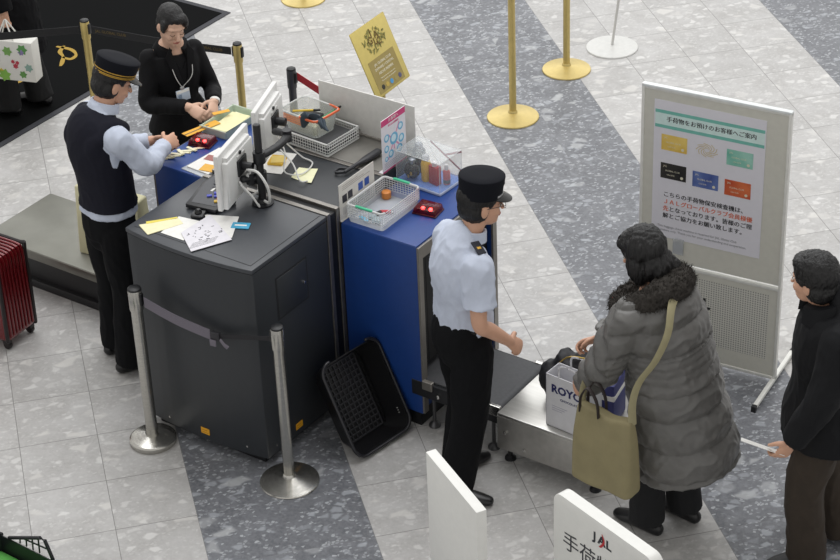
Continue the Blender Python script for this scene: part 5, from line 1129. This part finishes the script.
b = MB(); b.box(-0.022, 0.022, -0.038, 0.038, -0.003, 0.003, 0.002, mtx=Matrix.Translation((0.005, -0.155, 1.435)) @ Matrix.Rotation(R(22), 4, 'X') @ Matrix.Rotation(R(8), 4, 'Y')); ep = obj('epaulette', b, mat('epaulette_navy', '#181a26', 0.7), o)
b = MB(); b.box(-0.010, 0.010, -0.010, 0.004, 0.003, 0.005, 0.001, mtx=Matrix.Translation((0.005, -0.155, 1.435)) @ Matrix.Rotation(R(22), 4, 'X') @ Matrix.Rotation(R(8), 4, 'Y')); obj('epaulette_mark', b, goldb, ep)
hair_cap(J, o, extra=[((-0.03, 0, -0.02), (0.072, 0.079, 0.075))])
uniform_cap(J, o, navy_cap, [], silver, h=0.100, r=0.102, strap=silver)
face(o, J['head'], J['hm'])
b = MB(); hc, hm = Vector(J['head']), J['hm']
for sg in (-1, 1):
    P_ = [hc + hm @ Vector((0.100 - 0.006 * math.cos(a) * 0, sg * 0.033 + 0.021 * math.cos(a), 0.0 + 0.015 * math.sin(a))) for a in [2 * PI * k / 14 for k in range(14)]]
    b.sweep(P_, [0.0014] * 14, n=6, sub=1, closed=True); b.bar(hc + hm @ Vector((0.099, sg * 0.054, 0.004)), hc + hm @ Vector((0.0, sg * 0.078, 0.006)), 0.0014)
b.bar(hc + hm @ Vector((0.101, -0.012, 0.003)), hc + hm @ Vector((0.101, 0.012, 0.003)), 0.0014)
obj('glasses', b, mat('glasses_frame', '#4a4a4c', 0.3, 0.6), o)

# --- man in the dark vest at the left hood
J = dict(head=(0.142, 0.0, 1.630), hm=basis(-12, 24), neck=(0.065, 0, 1.505), shL=(0.075, 0.165, 1.405), shR=(0.03, -0.192, 1.415),
    elL=(0.16, 0.19, 1.16), wrL=(0.375, 0.09, 1.178), elR=(0.165, -0.215, 1.235), wrR=(0.375, -0.045, 1.205), handL=((0.9, -0.35, -0.12), (0, -0.8, -0.5), 32, 1), handR=((0.9, 0.35, -0.10), (0.1, 0.8, -0.5), 36, 1),
    torso=[(0.01, 0, 0.80, 0.135, 0.115), (0.02, 0, 0.90, 0.160, 0.128), (0.03, 0, 1.02, 0.152, 0.118), (0.025, 0, 1.16, 0.165, 0.125), (0.012, 0, 1.32, 0.182, 0.130), (0.025, 0, 1.43, 0.165, 0.098), (0.045, 0, 1.495, 0.095, 0.072)],
    hipL=(0.03, 0.09, 0.86), hipR=(0.02, -0.09, 0.86), knL=(0.05, 0.10, 0.48), knR=(0.03, -0.10, 0.48), anL=(0.03, 0.11, 0.085), anR=(-0.01, -0.11, 0.085), ftL=12, ftR=-12, waist=1.02)
o = person('person in dark navy vest, pale blue shirt and gold-banded cap leaning over the left hood', (0.462, 9.615), 24, J)
trousers(J, o, black_cloth, 0.105, 0.088, 0.085, seed=7.0)
torso_cloth('shirt', J, o, shirt_m, -0.004, 0.98, sleeves='long', sl_r=(0.074, 0.064, 0.052), amp=0.009, seed=8.0, hem=[(0.028, 0, 0.945, 0.182, 0.152), (0.03, 0, 0.99, 0.170, 0.140)], cuff=0.93)
b = MB(); tor = [t_ for t_ in J['torso'] if t_[2] >= 1.0]
limb(b, [(0.03, 0, 0.985), (0.03, 0, 1.03), (0.024, 0, 1.16), (0.008, 0, 1.30), (0.010, 0, 1.39), (0.026, 0, 1.455), (0.052, 0, 1.508)], [(0.178, 0.150), (0.168, 0.138), (0.170, 0.142), (0.176, 0.146), (0.168, 0.138), (0.148, 0.118), (0.082, 0.080)], n=28, caps='flat', side=(0.06, 1, 0))
for l_ in (-0.1, 0.1): b.ell((-0.03, l_, 1.36), (0.085, 0.062, 0.10)); limb(b, [(-0.035, l_ * 1.12, 1.41), (0.030, l_ * 1.10, 1.476), (0.10, l_ * 1.02, 1.42)], [(0.056, 0.048), (0.052, 0.034), (0.050, 0.045)], side=(0, 1, 0))
me = remesh(b, 0.008, 3, folds(0.005, (8, 8, 5), 3.0)); obj('vest', me, mat('vest_navy', '#171824', 0.8, var=0.08, scale=60, spec=0.25), o, angle=180)
collar(o, 'collar', shirt_m, (0.070, 0, 1.500), 0.064, 0.068, 0.048, 20, flare=0.016)
hair_cap(J, o, extra=[((-0.03, 0, -0.02), (0.073, 0.080, 0.078))])
uniform_cap(J, o, navy_cap, [(0.010, 0.005, goldb), (0.022, 0.005, goldb), (0.004, 0.004, goldb)], goldb, h=0.085, r=0.108)
face(o, J['head'], J['hm'])

# --- woman in the black suit behind the left hood
J = dict(head=(0.085, -0.050, 1.470), hm=basis(2, 20, -3), neck=(0.03, -0.03, 1.335), shL=(0.0, 0.098, 1.258), shR=(0.0, -0.172, 1.268),
    elL=(0.05, 0.165, 1.01), wrL=(0.29, 0.075, 1.055), elR=(0.075, -0.228, 1.03), wrR=(0.29, -0.075, 1.060), handL=((0.75, -0.45, -0.35), (-0.1, -0.7, -0.7), 38, 1), handR=((0.75, 0.5, -0.35), (0.0, 0.6, -0.75), 42, 1),
    torso=[(-0.02, -0.02, 0.78, 0.140, 0.115), (-0.01, -0.02, 0.88, 0.150, 0.115), (0.0, -0.030, 0.99, 0.115, 0.095), (0.01, -0.034, 1.10, 0.128, 0.106), (0.01, -0.036, 1.20, 0.138, 0.110), (0.0, -0.036, 1.275, 0.134, 0.085), (0.015, -0.03, 1.345, 0.080, 0.060)],
    hipL=(-0.01, 0.06, 0.82), hipR=(-0.01, -0.10, 0.82), knL=(0.01, 0.06, 0.45), knR=(0.01, -0.10, 0.45), anL=(-0.02, 0.06, 0.085), anR=(-0.02, -0.10, 0.085), waist=0.99)
o = person('person in black suit with name badge on a lanyard, looking down at the left hood', (1.03, 10.70), -75, J, hs=0.93, sk=skin_pale)
suit = mat('suit_black', '#0d0d10', 0.8, var=0.1, scale=50, spec=0.25)
trousers(J, o, suit, 0.095, 0.078, 0.080, seed=5.0)
torso_cloth('jacket', J, o, suit, 0.014, 0.97, sleeves='long', sl_r=(0.055, 0.054, 0.048), amp=0.005, seed=11.0, hem=[(-0.012, -0.02, 0.80, 0.176, 0.145), (-0.008, -0.02, 0.88, 0.155, 0.122)], cuff=0.96, coll=False, top=1.30)
bl_m = mat('blouse_black', '#0c0c0f', 0.8, spec=0.2)
b = MB(); b.prism([(-0.05, 0.105), (-0.062, 0.08), (0.0, -0.09), (0.062, 0.08), (0.05, 0.105), (0.0, 0.03)], 0, 0.006, 0.002, mtx=Matrix.Translation((0.136, -0.03, 1.185)) @ Matrix.Rotation(R(-15), 4, 'Y') @ Matrix.Rotation(PI / 2, 4, 'Z') @ UP); obj('blouse', b, bl_m, o)
for sg in (-1, 1):
    b = MB(); b.prism([(sg * 0.05, 0.17), (sg * 0.085, 0.12), (sg * 0.075, 0.06), (sg * 0.005, -0.085), (sg * 0.03, 0.05)], 0.006, 0.012, 0.002, mtx=Matrix.Translation((0.138, -0.03, 1.185)) @ Matrix.Rotation(R(-15), 4, 'Y') @ Matrix.Rotation(PI / 2, 4, 'Z') @ UP); obj('lapel', b, suit, o)
collar(o, 'blouse_collar', bl_m, (0.012, -0.035, 1.282), 0.058, 0.062, 0.058, 16, gap=0.42, flare=0.052)
b = MB()
for sg in (-1, 1): b.sweep([(0.0, -0.03 + sg * 0.058, 1.35), (0.095, -0.03 + sg * 0.064, 1.29), (0.160, -0.035 + sg * 0.050, 1.19), (0.172, -0.055 + sg * 0.006, 1.135)], [(0.0025, 0.0012)] * 4, n=6, sub=5)
obj('lanyard', b, mat('lanyard_grey', '#b3b3b0', 0.5), o)
b = MB(); T = Matrix.Translation((0.180, -0.060, 1.088)) @ Matrix.Rotation(R(-10), 4, 'Y') @ Matrix.Rotation(PI / 2 + 0.25, 4, 'Z'); b.box(-0.045, 0.045, -0.003, 0.003, -0.035, 0.030, 0.002, mtx=T); bd = obj('badge', b, mat('badge_pale', '#b9c6d6', 0.35), o)
b = MB(); b.box(-0.043, 0.043, -0.0042, -0.003, 0.012, 0.028, mtx=T); obj('badge_header', b, pale, bd, False)
b = MB(); b.box(-0.012, 0.012, -0.005, 0.004, 0.028, 0.048, 0.002, mtx=T); obj('badge_clip', b, silver, bd)
b = MB(); b.box(-0.035, -0.012, -0.0042, -0.003, -0.028, 0.005, mtx=T); obj('badge_photo', b, mat('badge_photo', '#76889e', 0.5), bd, False)
hair_cap(J, o, hs=0.93, r=(0.096, 0.079, 0.087), c=(-0.021, 0, 0.043), extra=[((-0.075, 0.0, -0.075), (0.035, 0.045, 0.06)), ((0.036, 0.016, 0.080), (0.044, 0.056, 0.028)), ((0.062, 0.052, 0.058), (0.022, 0.020, 0.030)), ((0.030, -0.072, 0.030), (0.032, 0.012, 0.046)), ((0.030, 0.074, 0.025), (0.032, 0.012, 0.050))], amp=0.002)
face(o, J['head'], J['hm'], 0.93, lids=True)
b = MB(); b.lathe([(0.034, -0.008), (0.036, 0.0), (0.034, 0.008)], 18, Matrix.Translation(Vector(J['wrL']) + Vector((-0.008, 0.008, 0.0))) @ Vector((0.75, -0.45, -0.35)).to_track_quat('Z', 'Y').to_matrix().to_4x4(), sx=0.85, sy=0.85); obj('wrist_band', b, pale, o)
def held(name, label, cat, loc, az, m, pts, th=0.002):
    t = thing(name, label, cat, loc, az); b = MB(); b.prism(pts, 0, th); obj('sheet', b, m, t, False); return t
tk = mat('ticket_orange', '#e3a93a', 0.7, var=0.04)
t = held('ticket', 'orange ticket slip passed between the vest man and the woman in the suit', 'ticket', M(-1.195, 1.06, 1.112), LANE + 76, tk, [(-0.10, -0.025), (0.12, -0.03), (0.12, 0.022), (-0.10, 0.026)])
b = MB(); b.box(-0.10, 0.06, -0.006, 0.001, 0.002, 0.003); obj('print_strip', b, mat('ticket_print', '#5c574d', 0.7), t, False)
held('ticket_stub', 'small orange slip in the left hand of the woman in the suit', 'ticket', M(-1.19, 1.235, 1.135), LANE + 60, tk, [(-0.045, -0.014), (0.05, -0.016), (0.05, 0.014), (-0.045, 0.016)])

# --- lady in the grey down coat
J = dict(head=(0.075, 0.0, 1.455), hm=basis(6, 20), neck=(0.02, 0, 1.32), shL=(0.02, 0.165, 1.225), shR=(0.01, -0.165, 1.235),
    elL=(0.108, 0.238, 0.985), wrL=(0.235, 0.205, 0.800), elR=(0.15, -0.22, 1.0), wrR=(0.34, -0.06, 0.87), handL=((0.75, -0.1, -0.6), (0.0, -0.8, -0.4), 55, 1), handR=((0.8, 0.3, -0.4), (0.1, 0.6, -0.7), 45, 1),
    torso=[(-0.05, 0, 0.72, 0.15, 0.13), (-0.05, 0, 0.82, 0.155, 0.13), (-0.05, 0, 0.95, 0.14, 0.12), (-0.045, 0, 1.10, 0.152, 0.125), (-0.03, 0, 1.22, 0.155, 0.11), (-0.005, 0, 1.30, 0.10, 0.08)],
    hipL=(-0.05, 0.08, 0.78), hipR=(-0.05, -0.08, 0.78), knL=(-0.04, 0.085, 0.44), knR=(-0.09, -0.085, 0.44), anL=(-0.035, 0.085, 0.085), anR=(-0.13, -0.10, 0.085), ftL=-4, ftR=-6, waist=0.95)
o = person('person in long grey quilted down coat with fur collar beside the steel table', (2.738, 7.525), 128, J, hs=0.97, shoe_m=mat('boot_black', '#141416', 0.35))
trousers(J, o, mat('lady_trousers', '#101114', 0.85), 0.09, 0.082, 0.085, seed=9.0, z_hem=0.07)
coat_m = mat('coat_grey', '#636260', 0.34, var=0.08, scale=14, bump=0.25, bscale=34, spec=0.45)
b = MB(); ct = [(-0.200, 0.0, 0.425, 0.262, 0.232), (-0.182, 0, 0.53, 0.258, 0.226), (-0.150, 0, 0.65, 0.248, 0.218), (-0.115, 0, 0.80, 0.238, 0.206), (-0.090, 0, 0.93, 0.230, 0.194), (-0.065, 0, 1.06, 0.226, 0.186), (-0.040, 0, 1.19, 0.212, 0.162), (-0.012, 0, 1.27, 0.170, 0.128), (0.005, 0, 1.31, 0.10, 0.09)]
limb(b, [Vector(c_[:3]) for c_ in ct], [c_[3:] for c_ in ct], n=32, caps='flat')
for S in 'LR':
    s_, e_, w_ = (Vector(J[k + S]) for k in ('sh', 'el', 'wr')); limb(b, [s_, s_.lerp(e_, 0.5), e_, e_.lerp(w_, 0.5), e_.lerp(w_, 0.95)], [0.094, 0.092, 0.086, 0.078, 0.062], caps='flat'); b.ell(s_, (0.094,) * 3)
def quilt(c, n_):
    arm = c.x > 0.06 and abs(c.y) > 0.10 and c.z > 0.8
    z = c.z + 0.035 * noise.noise(Vector((c.x * 3, c.y * 3, 0.3))) + (c.x * 0.10)
    per = 0.118 if (z > 0.88 or arm) else 0.150
    if arm: z = c.z * 0.8 - c.x * 0.9
    if 0.93 < z < 1.06 and not arm: per = 0.036
    p = (z / per) % 1.0; d = abs(math.sin(PI * p)) ** 0.55; a_ = 0.022 if per > 0.05 else 0.006
    wr = 1 - 2 * abs(noise.noise(Vector((c.x * 9 + 5, c.y * 9, c.z * 12 + c.x * 5))))
    return a_ * (d - 0.7) + 0.007 * wr * wr + 0.003 * noise.noise(c * 34)
me = remesh(b, 0.0075, 3, quilt); obj('down_coat', me, coat_m, o, angle=180)
# fur collar
fur = mat('fur_grey', '#3d3a37', 0.9, var=0.3, scale=90, spec=0.15)
b = MB(); fc = [(math.cos(a) * 0.130 + 0.022, math.sin(a) * 0.140, 1.272 + math.cos(a) * -0.075) for a in [2 * PI * k / 16 for k in range(16)]]
b.sweep(fc, [(0.062, 0.058)] * 16, n=16, sub=2, closed=True, side=(0, 0, 1)); b.sweep([(-0.055, -0.10, 1.318), (-0.080, 0, 1.325), (-0.055, 0.10, 1.318)], [(0.085, 0.05)] * 3, n=14, side=(0, 0, 1))
me = remesh(b, 0.008, 2, lambda c, n_: 0.010 * noise.noise(c * 34) + 0.008 * noise.noise(c * 90))
random.seed(8); tuft = bmesh.new(); tuft.from_mesh(me); vsl = list(tuft.verts); tuft.normal_update()
for k in range(5200):
    v = random.choice(vsl); n_ = (v.normal + Vector((random.uniform(-.6, .6), random.uniform(-.6, .6), random.uniform(-.7, .3)))).normalized(); t_ = n_.orthogonal().normalized() * 0.0016; p = v.co.copy(); l_ = random.uniform(0.012, 0.024)
    q = [tuft.verts.new(p + t_), tuft.verts.new(p - t_), tuft.verts.new(p + n_ * l_)]; tuft.faces.new(q)
tuft.to_mesh(me); tuft.free(); fo = obj('fur_collar', me, fur, o, angle=180); fo['kind'] = 'stuff'
hair_cap(J, o, hs=1.0, r=(0.108, 0.094, 0.100), c=(-0.020, 0, 0.040), extra=[((-0.055, 0, -0.055), (0.072, 0.088, 0.095)), ((0.01, 0.066, -0.045), (0.052, 0.028, 0.085)), ((0.01, -0.066, -0.045), (0.052, 0.028, 0.085)), ((0.04, 0.0, 0.075), (0.058, 0.075, 0.045)), ((-0.085, -0.05, -0.09), (0.045, 0.04, 0.05))], amp=0.007,
    disp=lambda c_, n_: 0.007 * noise.noise(Vector((c_.x * 90, c_.y * 90, c_.z * 8))) + 0.007 * noise.noise(Vector((c_.x * 24, c_.y * 24, c_.z * 6))))
face(o, J['head'], J['hm'], 0.97)
LADY = Matrix.Translation((2.738, 7.525, 0)) @ Matrix.Rotation(R(128), 4, 'Z')
def lad(f_, l_, z_): return LADY @ Vector((f_, l_, z_))
# shoulder bag: olive canvas, strap across the back
t = thing('shoulder_bag', 'olive canvas shoulder bag hanging at the hip of the grey coat', 'bag', lad(0.025, 0.350, 0.415), 128)
olive = mat('canvas_olive', '#8d8463', 0.8, var=0.07, scale=12, bump=0.25, bscale=22)
b = MB(); b.prism([(-0.165, -0.035), (-0.15, -0.05), (0.15, -0.05), (0.165, -0.035), (0.165, 0.035), (0.15, 0.05), (-0.15, 0.05), (-0.165, 0.035)], 0.0, 0.415, 0.012)
bmesh.ops.subdivide_edges(b.bm, edges=[e for e in b.bm.edges if abs(e.verts[0].co.z - e.verts[1].co.z) > 0.2], cuts=8)
me = remesh(b, 0.009, 4, None)
for v in me.vertices:
    k = v.co.z / 0.43; v.co.y *= 1.25 - 0.75 * k * k; v.co.x *= 1.0 - 0.16 * k + 0.04 * math.sin(k * 3); v.co.y += 0.010 * noise.noise(Vector((v.co.x * 9, v.co.y * 4, v.co.z * 6))) + 0.007 * math.sin(v.co.x * 40 + 3 * k) * k; v.co.z += -0.02 * k * (1 - (v.co.x / 0.16) ** 2)
obj('bag_body', me, olive, t, angle=180)
for y in (-0.03, 0.035):
    b = MB(); b.sweep([(0.02, y, 0.38), (0.03, y, 0.46), (0.075, y, 0.52), (0.115, y, 0.46), (0.12, y, 0.38)], [(0.011, 0.004)] * 5, n=8, sub=5, side=(0, 1, 0)); obj('handle', b, mat('handle_brown', '#2b2322', 0.6), t)
def lb(f_, l_, z_): return Vector((f_ - 0.025, l_ - 0.350, z_ - 0.415))
b = MB(); b.sweep([lb(-0.115, 0.350, 0.80), lb(-0.112, 0.350, 0.92), lb(-0.125, 0.318, 1.02), lb(-0.170, 0.262, 1.12), lb(-0.185, 0.192, 1.23), lb(-0.150, 0.105, 1.33), lb(-0.06, -0.13, 1.352), lb(0.11, -0.13, 1.27), lb(0.195, 0.0, 1.08), lb(0.185, 0.19, 0.95), lb(0.17, 0.32, 0.87), lb(0.15, 0.350, 0.775)], [(0.021, 0.003)] * 12, n=8, sub=5, side=(0.4, 0.9, 0.35)); obj('strap', b, mat('strap_khaki', '#9b9474', 0.8), t)

# --- man in the black jacket, right edge
J = dict(head=(0.100, 0.0, 1.500), hm=basis(-40, 6), neck=(0.03, 0, 1.375), shL=(0.0, 0.20, 1.305), shR=(0.0, -0.20, 1.305),
    elL=(0.07, 0.255, 1.04), wrL=(0.185, 0.235, 0.81), elR=(-0.02, -0.26, 1.04), wrR=(0.06, -0.24, 0.80), handL=((0.45, -0.1, -0.85), (0.3, -0.9, 0.1), 40, 1), handR=((0.3, 0.0, -0.95), (0.3, 0.9, 0), 40, 1),
    torso=[(0.0, 0, 0.76, 0.15, 0.12), (0.0, 0, 0.88, 0.168, 0.13), (0.01, 0, 1.00, 0.16, 0.12), (0.01, 0, 1.14, 0.175, 0.128), (0.0, 0, 1.26, 0.19, 0.125), (0.0, 0, 1.34, 0.175, 0.10), (0.01, 0, 1.40, 0.10, 0.075)],
    hipL=(0.02, 0.09, 0.82), hipR=(0.0, -0.09, 0.82), knL=(0.09, 0.10, 0.46), knR=(-0.03, -0.10, 0.46), anL=(0.055, 0.09, 0.085), anR=(-0.12, -0.11, 0.085), ftL=6, ftR=-8, waist=1.0)
o = person('person in black jacket and dark brown trousers at the right edge', (3.392, 7.069), 165, J, shoe_m=mat('sneaker_black', '#232325', 0.5))
trousers(J, o, mat('trouser_brown', '#352c23', 0.85, var=0.12, scale=20), 0.105, 0.088, 0.09, amp=0.010, seed=13.0)
jk = mat('jacket_black', '#0d0e12', 0.75, var=0.1, scale=40, spec=0.3)
torso_cloth('jacket', J, o, jk, 0.032, 0.99, sleeves='long', sl_r=(0.088, 0.08, 0.066), amp=0.008, seed=17.0, hem=[(0.0, 0, 0.70, 0.205, 0.165), (0.0, 0, 0.84, 0.20, 0.162)], cuff=0.97)
collar(o, 'jacket_collar', jk, (0.03, 0, 1.345), 0.080, 0.086, 0.080, 14, th=0.012, gap=0.40, flare=0.055)
b = MB(); b.sweep([(-0.115, -0.10, 1.37), (-0.155, 0.0, 1.33), (-0.115, 0.10, 1.37)], [(0.05, 0.06), (0.06, 0.08), (0.05, 0.06)], n=16); me = remesh(b, 0.008, 3, folds(0.006, (12, 12, 12), 2.0)); obj('hood', me, jk, o, angle=180)
hair_cap(J, o, r=(0.106, 0.090, 0.098), c=(-0.020, 0, 0.045), extra=[((-0.04, 0, -0.025), (0.072, 0.082, 0.075)), ((0.03, 0, 0.085), (0.06, 0.07, 0.04))], disp=lambda c_, n_: 0.004 * noise.noise(Vector((c_.x * 60, c_.y * 60, c_.z * 25))) + 0.004 * noise.noise(c_ * 140))
face(o, J['head'], J['hm'])
MAN = Matrix.Translation((3.392, 7.069, 0)) @ Matrix.Rotation(R(165), 4, 'Z')
t = held('folded_leaflet', 'white folded leaflet held at the side of the black-jacketed person', 'leaflet', MAN @ Vector((0.285, 0.20, 0.752)), 150, pale, [(-0.08, -0.03), (0.12, -0.035), (0.12, 0.03), (-0.08, 0.035)], 0.003)
t.rotation_euler = (R(25), R(-14), R(150))
t = thing('black_bag', 'black bag hanging at the far side of the person at the right edge', 'bag', MAN @ Vector((-0.05, -0.33, 0.36)), 165)
b = MB(); b.box(-0.17, 0.17, -0.06, 0.06, 0, 0.30, 0.03, 3); obj('bag_body', b, mat('bag_black', '#0f0f11', 0.55), t)
b = MB(); b.sweep([(-0.09, 0, 0.29), (-0.06, 0.03, 0.42), (0.06, 0.03, 0.42), (0.09, 0, 0.29)], [0.009] * 4, n=8, sub=5); obj('handle', b, mat('bag_black', '#0f0f11'), t)

# --- traveller at the upper left, long black coat
J = dict(head=(0.09, 0.0, 1.50), hm=basis(0, 8), neck=(0.02, 0, 1.36), shL=(0.0, 0.18, 1.28), shR=(0.0, -0.18, 1.28),
    elL=(-0.09, 0.25, 1.03), wrL=(-0.15, 0.30, 0.84), elR=(-0.02, -0.25, 1.02), wrR=(0.06, -0.24, 0.80), handL=((0.12, 0.0, -1.0), (0.1, -0.9, 0), 62, 1), handR=((0.1, 0.0, -1.0), (0.1, 0.9, 0), 45, 1),
    torso=[(0.0, 0, 0.74, 0.15, 0.12), (0.0, 0, 0.86, 0.16, 0.125), (0.0, 0, 0.98, 0.15, 0.115), (0.0, 0, 1.10, 0.165, 0.12), (0.0, 0, 1.22, 0.175, 0.115), (0.0, 0, 1.30, 0.16, 0.095), (0.01, 0, 1.36, 0.09, 0.07)],
    hipL=(0.0, 0.09, 0.80), hipR=(0.0, -0.09, 0.80), knL=(0.03, 0.09, 0.45), knR=(-0.05, -0.09, 0.45), anL=(0.04, 0.09, 0.085), anR=(-0.10, -0.10, 0.085), ftL=0, ftR=-10, waist=0.98)
o = person('person in long black coat carrying a floral bag at the upper left corner', (0.16, 12.80, 0.0102), 150, J)
trousers(J, o, mat('traveller_black', '#0a0a0c', 0.85), 0.10, 0.085, 0.088, seed=23.0)
torso_cloth('long_coat', J, o, mat('coat_black', '#0a0a0d', 0.8, spec=0.15), 0.025, 0.97, sleeves='long', sl_r=(0.085, 0.078, 0.068), amp=0.010, seed=19.0, hem=[(-0.02, 0, 0.42, 0.205, 0.19), (-0.01, 0, 0.58, 0.205, 0.18), (0.0, 0, 0.80, 0.195, 0.165)], cuff=0.95)
collar(o, 'coat_collar', mat('coat_black', '#111115'), (0.02, 0, 1.32), 0.08, 0.085, 0.06, 10, th=0.01, flare=0.03)
hair_cap(J, o)
face(o, J['head'], J['hm'])
TL = Matrix.Translation((0.16, 12.80, 0)) @ Matrix.Rotation(R(150), 4, 'Z')
t = thing('floral_bag', 'white carrier bag with printed flowers hanging from a hand at the upper left', 'bag', TL @ Vector((-0.175, 0.345, 0.430)), 150)
fb = mat('bag_floralwhite', '#dddcd6', 0.5, var=0.02)
b = MB(); b.prism([(-0.185, -0.05), (0.185, -0.05), (0.185, 0.05), (-0.185, 0.05)], 0, 0.275, 0.006); obj('bag_body', b, fb, t)
random.seed(6)
def on_bag(x, z): return Matrix.Translation((x, 0.0508, z)) @ Matrix.Rotation(-PI / 2, 4, 'X')
fl = [('flower', '#b3202f', 0.120, 0.095, 0.030), ('leaf_bunch', '#7fae4c', 0.03, 0.035, 0.036), ('leaf_bunch', '#5f9a54', -0.115, 0.225, 0.030), ('flower', '#8f7fae', -0.105, 0.205, 0.018), ('leaf_bunch', '#6b8f9a', 0.075, 0.185, 0.026), ('leaf_bunch', '#7aa85c', -0.01, 0.205, 0.028), ('leaf_bunch', '#87a59a', -0.145, 0.10, 0.024), ('leaf_bunch', '#5f8f4a', -0.10, 0.05, 0.022), ('flower', '#b23a4a', -0.055, 0.105, 0.016), ('flower', '#b23a4a', -0.04, 0.135, 0.012), ('flower', '#b23a4a', -0.07, 0.13, 0.012), ('leaf_bunch', '#c9b53e', 0.05, 0.06, 0.018), ('leaf_bunch', '#4f8a45', 0.105, 0.065, 0.02), ('flower', '#7f9ac0', 0.14, 0.21, 0.02)]
for nm, hc, x, z, r_ in fl:
    r_ *= 1.3
    b = MB()
    for k in range(6):
        a = k * PI / 3 + x * 9; b.prism([(0, -r_ * 0.16), (r_ * 0.55, -r_ * 0.34), (r_, 0), (r_ * 0.55, r_ * 0.34), (0, r_ * 0.16)], 0, 0.0008 + 0.0001 * k, mtx=on_bag(x, z) @ Matrix.Rotation(a, 4, 'Z'))
    obj('printed_' + nm, b, mat('print' + hc[1:], hc, 0.6), t, False)
for y in (-0.04, 0.04):
    b = MB(); b.sweep([(-0.06, y, 0.27), (-0.02, y * 0.4, 0.36), (0.0, 0.0, 0.40), (0.02, y * 0.4, 0.36), (0.06, y, 0.27)], [(0.005, 0.005)] * 5, n=8, sub=4); obj('handle', b, fb, t)
# gold script on the entrance carpet
def cp(px, py): return (px, py)
for pts in ([(-0.995, 0.62), (-1.08, 0.58), (-1.13, 0.505), (-1.206, 0.446), (-1.25, 0.42)], [(-1.03, 0.66), (-1.015, 0.539), (-1.061, 0.447), (-1.131, 0.435), (-1.135, 0.505)],
            [(-1.86, 0.50), (-1.809, 0.452), (-1.74, 0.44), (-1.672, 0.484), (-1.578, 0.564), (-1.554, 0.644), (-1.60, 0.68), (-1.66, 0.63)], [(-1.62, 0.53), (-1.598, 0.508), (-1.536, 0.492), (-1.48, 0.53)]):
    obj('script_letter', flat_ribbon(pts, 0.016), gold_thread, CARPET, False)
